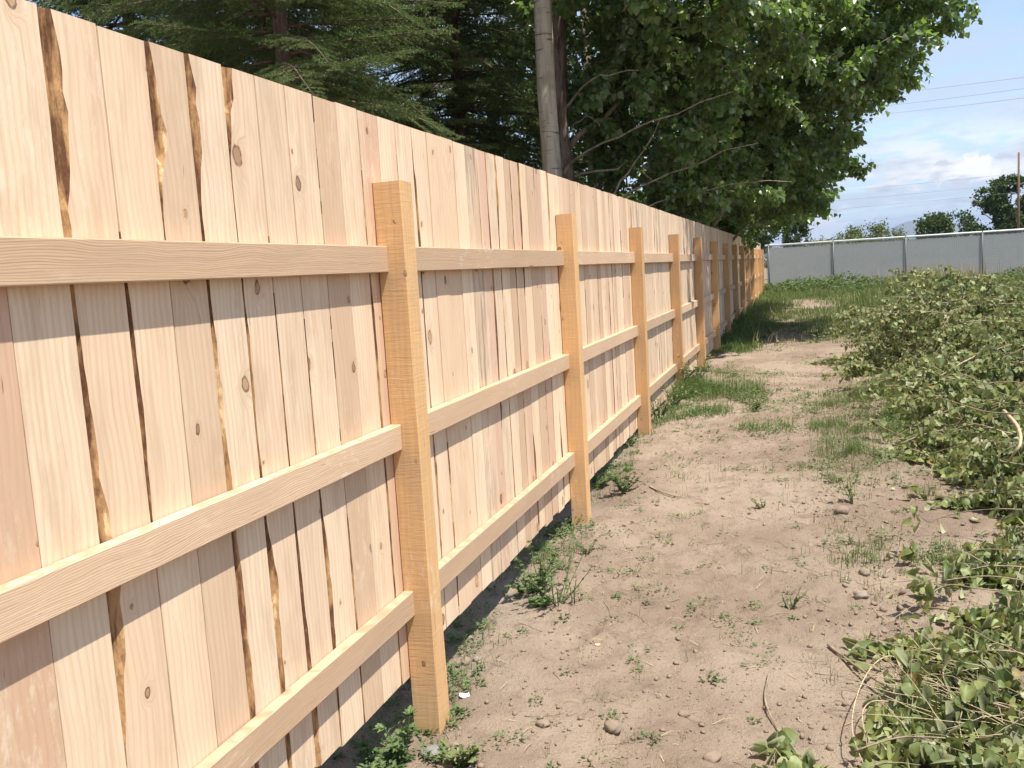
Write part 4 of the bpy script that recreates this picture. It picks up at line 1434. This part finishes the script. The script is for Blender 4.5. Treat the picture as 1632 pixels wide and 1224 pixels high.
for (x, y, s, mat, nm, lab, cat) in [
        (1342, 817, .045, M_clod, 'soil_clod', 'dark crumbly clod of soil in the middle of the path beside grass', 'clod'),
        (978, 1162, .034, M_clod, 'soil_clod', 'pale flat clod of soil in the near path, right of the first post', 'clod'),
        (866, 1156, .026, M_clod, 'soil_clod', 'small clod of soil between the first post and the flat clod', 'clod'),
        (1090, 1140, .022, M_clod, 'soil_clod', 'small dark clod in the near centre of the path', 'clod'),
        (1372, 950, .036, M_stone, 'stone', 'smooth rounded stone on loose soil near the wilted leaves', 'stone'),
        (1378, 915, .035, M_clod, 'soil_clod', 'reddish clod just behind the smooth rounded stone', 'clod'),
        (742, 1057, .026, M_clod, 'soil_clod', 'clod in the shade edge right behind the first post', 'clod'),
        (760, 1052, .020, M_stone, 'stone', 'small pale stone at the shade edge behind the first post', 'stone'),
        (750, 1020, .020, M_stone, 'stone', 'tiny grey stone in the shade under the boards past the first post', 'stone'),
        (862, 924, .024, M_stone, 'stone', 'grey stone among the weeds before the second post', 'stone'),
        (1135, 1210, .030, M_clod, 'soil_clod', 'rounded clod at the bottom edge of the path', 'clod')]:
    q = gpix(x, y)
    lump(nm, (q.x, q.y), s, mat, lab, cat, .6, int(x) % 17)

# white scrap, chip of yellow wood
def scrap(px, size, mat, name, label, cat):
    q = gpix(*px)
    n = 6
    g = np.linspace(-.5, .5, n); X, Y = np.meshgrid(g, g)
    X = X * 1.5 + rng.normal(0, .03, X.shape); Y = Y + rng.normal(0, .03, X.shape)
    Zt = .35 * np.abs(X) ** 1.3 + rng.normal(0, .05, X.shape)
    top = np.stack([X, Y, Zt + .12], -1).reshape(-1, 3); bot = np.stack([X, Y, Zt + .02], -1).reshape(-1, 3)
    V = np.concatenate([top, bot]) * size
    F = []
    for i in range(n - 1):
        for j in range(n - 1):
            a = i * n + j
            F.append((a, a + 1, a + n + 1, a + n)); F.append((a + n * n + n, a + n * n + n + 1, a + n * n + 1, a + n * n))
    ring = [j for j in range(n)] + [i * n + n - 1 for i in range(1, n)] + [(n - 1) * n + j for j in range(n - 2, -1, -1)] + [i * n for i in range(n - 2, 0, -1)]
    for a, b in zip(ring, ring[1:] + ring[:1]):
        F.append((b, a, a + n * n, b + n * n))
    me = bpy.data.meshes.new(name); me.from_pydata(V.tolist(), [], F)
    o = link(name, me, [mat]); o.location = (q.x, q.y, float(ground(q.x, q.y)) + .001)
    o.rotation_euler = (.15, .1, .5)
    tag(o, label, cat)


scrap((740, 1110), .026, M_paper, 'white_scrap', 'small white scrap lying on soil right of the first post', 'litter')
scrap((952, 1026), .013, M_chip, 'wood_chip', 'small yellow chip of wood alone on the near path', 'wood chip')


# ------------------------------------------------------------------ weeds along the fence: each a thing
def weed(px, h, label, n_st=5, leaf=.035, nleaf=16, mat=None, spread=.5, flowers=0, lob=True, name='weed_plant', base=None, cat='weed'):
    q = gpix(*px) if base is None else Vector((base[0], base[1], float(ground(base[0], base[1]))))
    root = tag(empty(name, (q.x, q.y, float(ground(q.x, q.y)) - .005)), label, cat)
    st = TB(); lf = TB(); fl = TB()
    P = []; D = []
    for k in range(n_st):
        a = rng.uniform(0, 6.28)
        d = np.array([math.cos(a) * spread, math.sin(a) * spread, 1])
        c = curve((math.cos(a) * .012, math.sin(a) * .012, 0), d, h * rng.uniform(.65, 1.1), 7, .2, .02)
        st.tube(c, np.linspace(.0032, .0012, 8), 4)
        for _ in range(nleaf):
            f = rng.uniform(.15, 1) * 6.99; i = int(f)
            p = c[i] + (c[i + 1] - c[i]) * (f - i)
            aa = rng.uniform(0, 6.28)
            P.append(p); D.append([math.cos(aa), math.sin(aa), rng.uniform(-.1, .8)])
        if flowers and rng.random() < flowers:
            fl.scatter(LEAF_LO_V, LEAF_LO_T, np.tile(c[-1], (5, 1)), *frames(np.stack([np.cos(np.arange(5) * 1.257), np.sin(np.arange(5) * 1.257), np.full(5, .3)], 1)), .014)
    P = np.array(P); D = np.array(D); n = len(P)
    if lob:     # deeply cut leaf: five narrow lobes
        for ang in (-1.1, -.55, 0, .55, 1.1):
            X, Y, Z = frames(D)
            Dl = Y * math.cos(ang) + X * math.sin(ang)
            X2, Y2, Z2 = frames(Dl, rng.normal(0, .3, n))
            S = leaf * (1.0 - .28 * abs(ang)) * rng.uniform(.7, 1.1, n)
            lf.scatter(LEAF_LO_V * np.array([.42, 1, 1]), LEAF_LO_T, P + Y * leaf * .12, X2, Y2, Z2, S, 0, np.clip(np.arange(n) * .618 % 1, 0, 1))
    else:
        X, Y, Z = frames(D, rng.normal(0, .4, n))
        lf.scatter(LEAF_LO_V * np.array([.6, 1, 1]), LEAF_LO_T, P, X, Y, Z, leaf * rng.uniform(.6, 1.2, n))
    st.obj('stem', [M_weed], root)
    lf.obj('leaves', [mat or M_weed], root)
    if fl.n:
        fl.obj('flowers', [M_flower], root)
    return root


weed((640, 1212), .20, 'upright cut-leaved weed at the foot of the first post, left side', 3, .05, 7, spread=.2)
weed((590, 1222), .09, 'low spreading weed at the bottom edge under the boards', 5, .04, 8, spread=1.0)
weed((620, 1222), .06, 'small flat weed beside the upright cut-leaved weed', 4, .035, 8, spread=1.3)
weed((735, 1222), .10, 'grassy clump at the bottom edge right of the first post', 16, .03, 10, M_grass, .5, lob=False)
weed((700, 1210), .06, 'low weed over grey ash in front of the first post', 10, .02, 10, spread=.9, lob=False)
weed((862, 950), .34, 'leggy weed with upright leafy stems beside the boards before the second post', 7, .028, 13, spread=.45)
weed((890, 965), .28, 'straggly weed with reddish thin stems on the sunny side of the leggy weed', 9, .020, 16, spread=.55, lob=False)
weed((838, 945), .17, 'low dark green weed tucked under the board bottoms', 7, .035, 12, spread=1.0)
weed((860, 968), .08, 'low cut-leaved weed in front of the leggy weed', 7, .03, 10, spread=1.1)
weed((880, 855), .10, 'small weed left of the second post under the boards', 6, .025, 10, spread=.9)
weed((935, 880), .10, 'thin grassy weed in front of the second post', 7, .02, 8, spread=.6, lob=False)
weed((950, 780), .14, 'leafy weed right behind the second post', 8, .03, 12, spread=.9)
weed((995, 783), .19, 'bushy dark green weed between the second and third posts', 12, .024, 16, spread=.5)
weed((1003, 712), .12, 'small grey-green weed near the foot of the third post', 7, .02, 12, spread=.7)
weed((1105, 622), .42, 'tall weed with tiny yellow flowers hiding the foot of the fourth post', 22, .03, 16, spread=.35, flowers=.8)
weed((1075, 650), .28, 'green weed clump between the third and fourth posts', 20, .03, 16, M_grass, spread=.5, lob=False)
weed((1050, 668), .22, 'grassy clump just past the third post', 18, .025, 14, M_grass, spread=.5, lob=False)
weed((1200, 655), .16, 'green tuft in the middle of the path by the flowering weed', 14, .025, 12, M_grass, spread=.7, lob=False)
weed((1150, 545), .3, 'weed clump at the foot of the sixth post', 16, .03, 14, spread=.6)
weed((1172, 520), .4, 'dark weed clump between the seventh and ninth posts', 20, .035, 16, spread=.6)
weed((915, 962), .16, 'single thin grass stem standing right of the leggy weed', 2, .012, 2, M_grass, .1, lob=False)
weed((1215, 810), .09, 'little weed tuft alone on the bare path', 6, .02, 8, spread=.5, lob=False)
weed((1362, 800), .20, 'yellowing seedling standing left of the wilted branches', 4, .035, 9, M_wilt, .25, lob=False)
weed((1258, 970), .12, 'spiky grass tuft on the path near the rounded stone', 9, .02, 3, M_grass, .4, lob=False)
weed((1130, 1085), .05, 'flat little weed in the near centre of the path', 5, .016, 8, spread=1.3, lob=False)
weed((893, 990), .04, 'flat small weed between the leggy weed and the camera', 5, .014, 8, spread=1.3, lob=False)

# grey ash heap at the bottom near the first post
q = gpix(690, 1200)
lump('ash_heap', (q.x, q.y), .045, M_ash, 'little heap of grey ash on the soil before the first post', 'ash', .3, 3)


# ------------------------------------------------------------------ cut poplar branches with wilted leaves
def cut_branch_tb(t, p0, d0, L, nleaf, leaf, thick=.012, sub=6, grav=.05, hang=.5, bare=0.0, k=5):
    main = curve(p0, d0, L, 12, .16, grav)
    main[:, 2] = np.maximum(main[:, 2], ground(main[:, 0], main[:, 1]) + .012)
    t.tube(main, np.linspace(thick, thick * .25, 13), k, 0)
    seg = [main]
    for _ in range(sub):
        f = rng.uniform(.15, .95); i = int(f * 12)
        d = norm(main[min(i + 1, 12)] - main[i]) + rng.normal(0, .65, 3)
        c = curve(main[i], d, L * rng.uniform(.2, .45), 6, .22, grav)
        c[:, 2] = np.maximum(c[:, 2], ground(c[:, 0], c[:, 1]) + .01)
        t.tube(c, np.linspace(thick * .45, thick * .15, 7), 4, 0)
        seg.append(c)
    P = []; D = []
    for _ in range(nleaf):
        c = seg[rng.integers(len(seg))]
        f = (bare + (1 - bare) * rng.random()) * (len(c) - 1.001); i = int(f)
        p = c[i] + (c[i + 1] - c[i]) * (f - i)
        a = rng.uniform(0, 6.28)
        d = np.array([math.cos(a) * .7, math.sin(a) * .7, rng.uniform(-1.0, .5) - hang])
        p = p + norm(d) * rng.uniform(.01, .05)
        P.append(p); D.append(d)
    P = np.array(P); D = np.array(D)
    g = ground(P[:, 0], P[:, 1])
    P[:, 2] = np.maximum(P[:, 2], g + .02)
    low = P[:, 2] < g + leaf
    D[low, 2] = np.abs(D[low, 2]) * .15
    X, Y, Z = frames(D, rng.normal(0, .9, len(P)))
    S = rng.uniform(.55, 1.15, len(P)) * leaf
    ci = rng.integers(len(CURLS), size=len(P))
    if p0[1] > 6.5:
        t.scatter(LEAF_LO_V, LEAF_LO_T, P, X, Y, Z, S, 1)
        return main
    for q in range(len(CURLS)):
        m = ci == q
        if m.any():
            t.scatter(CURLS[q], LEAF_HI_T, P[m], X[m], Y[m], Z[m], S[m], 1)
    return main


def edge_x(y):
    return np.interp(y, [2, 2.5, 2.9, 3.3, 3.8, 4.2, 4.7, 5.0, 5.6, 6.0, 6.4, 7.5, 9, 11, 13.5, 15], [1.08, 1.18, 1.36, 1.52, 1.70, 1.93, 2.06, 2.12, 2.2, 2.08, 1.95, 1.98, 2.0, 1.9, 1.75, 2.8])


def pile_height(x, y):
    """top of the heap of branches above the soil"""
    edge = edge_x(y)
    gapn = .15 * (fbm(y * 1.9, y * 0, 171, 2) - .5)
    d = x - edge - gapn
    return np.clip(d * .9, 0, 1) ** .7 * (.16 + .22 * sstep(y, 3.5, 5.5) + .38 * sstep(y, 6, 11)) * np.clip(2.6 * fbm(x * .9, y * .8, 181, 3) - .42, .04, 1.5) * (1 - sstep(y, 14.5, 17.5))


t = TB()
cnt = 0
while cnt < 620:
    y = 2.1 + 14.6 * rng.random() ** 1.1
    x = rng.uniform(1.2, 2.3 + .42 * y)
    h = float(pile_height(np.array(x), np.array(y)))
    if h < .03 and rng.random() > .02:
        continue
    z = float(ground(x, y)) + h * rng.random() ** .6 + .02
    a = rng.uniform(-.9, .9) + math.pi * (rng.random() < .85)
    L = rng.uniform(.6, 1.5) if y > 6.2 else rng.uniform(.3, .8)
    ex = min(x - math.cos(a) * L * .4, x + math.cos(a) * L * .6)
    if ex < float(edge_x(y)) - .08 - .25 * rng.random() ** 3:
        continue
    if y < 4.4 and rng.random() < .08:
        continue
    cut_branch_tb(t, (x - math.cos(a) * L * .4, y - math.sin(a) * L * .4, z), (math.cos(a), math.sin(a), rng.uniform(-.1, .35)), L,
                  int(330 if y > 6.5 else 125 * L / .55), .057 if y < 6.5 else .054, rng.uniform(.003, .008), 10, .06)
    cnt += 1
cnt = 0
while cnt < 105:      # the thin near skirt of the heap
    y = rng.uniform(2.2, 6.3)
    e = float(edge_x(y))
    x = e + rng.uniform(.1, 1.3)
    h = float(pile_height(np.array(x), np.array(y)))
    a = rng.uniform(-1.2, 1.2) + math.pi * (rng.random() < .6)
    L = rng.uniform(.25, .6)
    if min(x - math.cos(a) * L * .4, x + math.cos(a) * L * .6) < e - .06:
        continue
    cut_branch_tb(t, (x - math.cos(a) * L * .4, y - math.sin(a) * L * .4, float(ground(x, y)) + max(h, .03) * rng.random() + .03), (math.cos(a), math.sin(a), rng.uniform(0, .4)), L,
                  int(90 * L / .5), .055, rng.uniform(.003, .006), 8, .07)
    cnt += 1
o = t.obj('brush_pile', [M_twig, M_wilt])
tag(o, kind='stuff')


def single_branch(pxs, zoff, thick, label, nleaf=0, leaf=.06, mat=None, sub=0, name='cut_branch', twigs=0, cat='branch'):
    """a branch whose course over the ground is given by photo pixels plus heights above the soil (layout only)"""
    pts = []
    for (x, y), dz in zip(pxs, zoff):
        d = fw + rt * ((x - 816) / 1453.03) - up * ((y - 612) / 1453.03)
        z = -.25
        for _ in range(6):
            q = CAM + d * ((z + dz - CAM.z) / d.z)
            z = float(ground(q.x, q.y))
        pts.append([q.x, q.y, z + dz])
    pts = np.array(pts)
    # smooth resample
    s = np.linspace(0, len(pts) - 1, len(pts) * 5)
    i = np.clip(s.astype(int), 0, len(pts) - 2); f = (s - i)[:, None]
    def cr(p0, p1, p2, p3, t):
        return .5 * ((2 * p1) + (-p0 + p2) * t + (2 * p0 - 5 * p1 + 4 * p2 - p3) * t * t + (-p0 + 3 * p1 - 3 * p2 + p3) * t ** 3)
    pe = np.concatenate([[2 * pts[0] - pts[1]], pts, [2 * pts[-1] - pts[-2]]])
    c = cr(pe[i], pe[i + 1], pe[i + 2], pe[i + 3], f)
    b = c[0].copy()
    root = tag(empty(name, tuple(b)), label, cat)
    t = TB(); t.tube(c - b, np.linspace(thick, thick * .35, len(c)), 7)
    segs = [c]
    for _ in range(twigs):
        k = rng.integers(3, len(c) - 2)
        d = norm(c[k + 1] - c[k]) + rng.normal(0, .6, 3)
        w = curve(c[k], d, rng.uniform(.08, .25), 5, .2, .03)
        w[:, 2] = np.maximum(w[:, 2], ground(w[:, 0], w[:, 1]) + .006)
        t.tube(w - b, np.linspace(thick * .4, thick * .15, 6), 5); segs.append(w)
    t.obj('stem', [mat or M_twig], root, True)
    if nleaf:
        lf = TB(); P = []; D = []
        for _ in range(nleaf):
            w = segs[rng.integers(len(segs))]; k = rng.integers(1, len(w))
            a = rng.uniform(0, 6.28); d = np.array([math.cos(a) * .8, math.sin(a) * .8, rng.uniform(-1.1, .4)])
            P.append(w[k] + norm(d) * .02); D.append(d)
        P = np.array(P); P[:, 2] = np.maximum(P[:, 2], ground(P[:, 0], P[:, 1]) + .02)
        X, Y, Z = frames(np.array(D), rng.normal(0, .8, len(P)))
        for q in range(len(CURLS)):
            m = np.arange(len(P)) % len(CURLS) == q
            if m.any():
                lf.scatter(CURLS[q], LEAF_HI_T, P[m] - b, X[m], Y[m], Z[m], rng.uniform(.6, 1.1, m.sum()) * leaf)
        lf.obj('leaves', [M_wilt], root)
    return root


single_branch([(1320, 1028), (1365, 1062), (1415, 1095), (1465, 1115), (1520, 1132), (1632, 1160), (1700, 1175)], [.01, .03, .05, .05, .04, .03, .03], .0060,
              'straight brown branch slanting across the bottom right leaf litter', 22, .055, None, twigs=4)
single_branch([(1440, 1052), (1415, 1046), (1390, 1062), (1367, 1105), (1358, 1160), (1375, 1215), (1400, 1260)], [.03, .06, .09, .10, .09, .06, .03], .0032,
              'pale bare shoot arched like a hook near the bottom', 0, .05, M_paletwig)
single_branch([(1420, 1118), (1390, 1118), (1375, 1135), (1380, 1170), (1412, 1220), (1440, 1260)], [.04, .05, .06, .05, .04, .03], .0026,
              'thinner pale arched shoot inside the larger hooked one', 0, .05, M_paletwig)
single_branch([(1510, 1042), (1503, 1075), (1515, 1110), (1528, 1150), (1538, 1224), (1540, 1260)], [.12, .10, .08, .06, .04, .03], .0030,
              'pale wavy shoot standing up from the leaves at bottom right', 0, .05, M_paletwig)
single_branch([(1226, 1072), (1219, 1110), (1230, 1145), (1248, 1175), (1262, 1205), (1290, 1245)], [.015, .012, .012, .012, .02, .02], .0042,
              'curved bare brown stick lying on the path at the bottom', 0, .05, M_twig)
single_branch([(1632, 925), (1570, 918), (1500, 926), (1450, 938), (1425, 948)], [.16, .14, .11, .08, .05], .0032,
              'thin grey shoot reaching left over bare soil, upper of the close pair', 14, .06, M_twig, twigs=2)
single_branch([(1625, 943), (1560, 938), (1510, 942), (1470, 958), (1425, 985), (1400, 1000)], [.14, .12, .10, .08, .06, .05], .0030,
              'thin shoot with hanging wilted leaves, lower of the close pair', 16, .06, M_twig, twigs=3)
single_branch([(1640, 816), (1590, 812), (1530, 817), (1480, 833), (1445, 858)], [.20, .18, .14, .08, .03], .0034,
              'long thin arched shoot over bare soil beside the heap', 3, .05, M_twig)
single_branch([(1640, 878), (1600, 876), (1560, 876), (1530, 885), (1500, 905)], [.18, .16, .13, .09, .04], .0030,
              'short arched shoot below the long thin one', 5, .055, M_twig)
single_branch([(1600, 655), (1622, 680), (1626, 705), (1614, 722), (1608, 735)], [.42, .45, .42, .36, .30], .013,
              'thick pale bent limb curving down at the right edge of the heap', 0, .05, M_paletwig)
single_branch([(1622, 660), (1570, 655), (1520, 640), (1470, 625), (1420, 612)], [.45, .42, .38, .34, .28], .006,
              'slender bare branch lying along the top of the heap', 14, .06, M_twig, twigs=3)
single_branch([(1590, 530), (1560, 562), (1530, 580), (1500, 598), (1470, 612)], [.55, .5, .46, .4, .35], .009,
              'pale forked branch lying on the middle of the heap', 6, .06, M_paletwig, twigs=3)
single_branch([(1445, 545), (1410, 528), (1380, 518), (1355, 508), (1340, 500)], [.28, .26, .22, .2, .2], .007,
              'long leafy branch end pointing left above the heap', 60, .08, M_twig, twigs=6)
single_branch([(1520, 595), (1450, 560), (1400, 540), (1350, 528), (1320, 524)], [.25, .2, .15, .1, .06], .007,
              'bare tipped branch poking out left of the heap over grass', 10, .07, M_paletwig, twigs=4)
single_branch([(1455, 900), (1448, 885), (1452, 872), (1446, 862)], [.01, .05, .09, .12], .0028,
              'short upright sprig with a few big wilted leaves on bare soil', 9, .075, M_twig, twigs=1)
single_branch([(1035, 775), (1052, 783), (1075, 790), (1092, 792)], [.01, .012, .012, .01], .007,
              'short bare stick lying on the path right of the bushy weed', 0, .05, M_twig)
single_branch([(1240, 545), (1210, 492), (1260, 492), (1320, 491)], [.02, .03, .03, .02], .02,
              'dark stick at the edge of the bare mound far down the path', 0, .05, M_twig)
single_branch([(1452, 428), (1463, 440), (1478, 470), (1490, 520)], [1.05, .95, .7, .4], .012,
              'upright leafy branch at the top of the heap in front of the grey fence', 110, .085, M_twig, twigs=10)
single_branch([(1560, 437), (1566, 452), (1560, 480), (1558, 520)], [.95, .85, .65, .4], .012,
              'leafy branch standing up from the heap right of centre', 100, .085, M_twig, twigs=10)


# loose leaves and twigs on the soil
t = TB()
n = 420
x = rng.uniform(.3, 3.2, n) * .6 + rng.uniform(.9, 1.4, n); y = 2.3 + rng.random(n) ** 1.4 * 9
k = rng.random(n) < (.06 + 1.0 * sstep(x, 1.45, 2.1))
x, y = x[k], y[k]; n = len(x)
P = np.stack([x, y, ground(x, y) + .010], 1); a = rng.uniform(0, 6.28, n)
X, Y, Z = frames(np.stack([np.cos(a), np.sin(a), rng.normal(0, .15, n)], 1), rng.normal(0, .35, n) + math.pi * (rng.random(n) < .5))
for q in range(3):
    m = np.arange(n) % 3 == q
    t.scatter(CURLS[q], LEAF_HI_T, P[m], X[m], Y[m], Z[m], rng.uniform(.02, .06, m.sum()))
tag(t.obj('fallen_leaves', [M_wilt]), kind='stuff')
t = TB()
for _ in range(900):
    x = rng.uniform(.1, 3.0); y = 2.2 + rng.random() ** 1.5 * 8
    if rng.random() > .3 + .7 * (x > 1.3): continue
    a = rng.uniform(0, 6.28)
    c = curve((x, y, 0), (math.cos(a), math.sin(a), 0), rng.uniform(.03, .16), 5, .3)
    c[:, 2] = ground(c[:, 0], c[:, 1]) + rng.uniform(.002, .006)
    t.tube(c, np.linspace(.0018, .0008, 6), 4)
tag(t.obj('twig_litter', [M_twig]), kind='stuff')
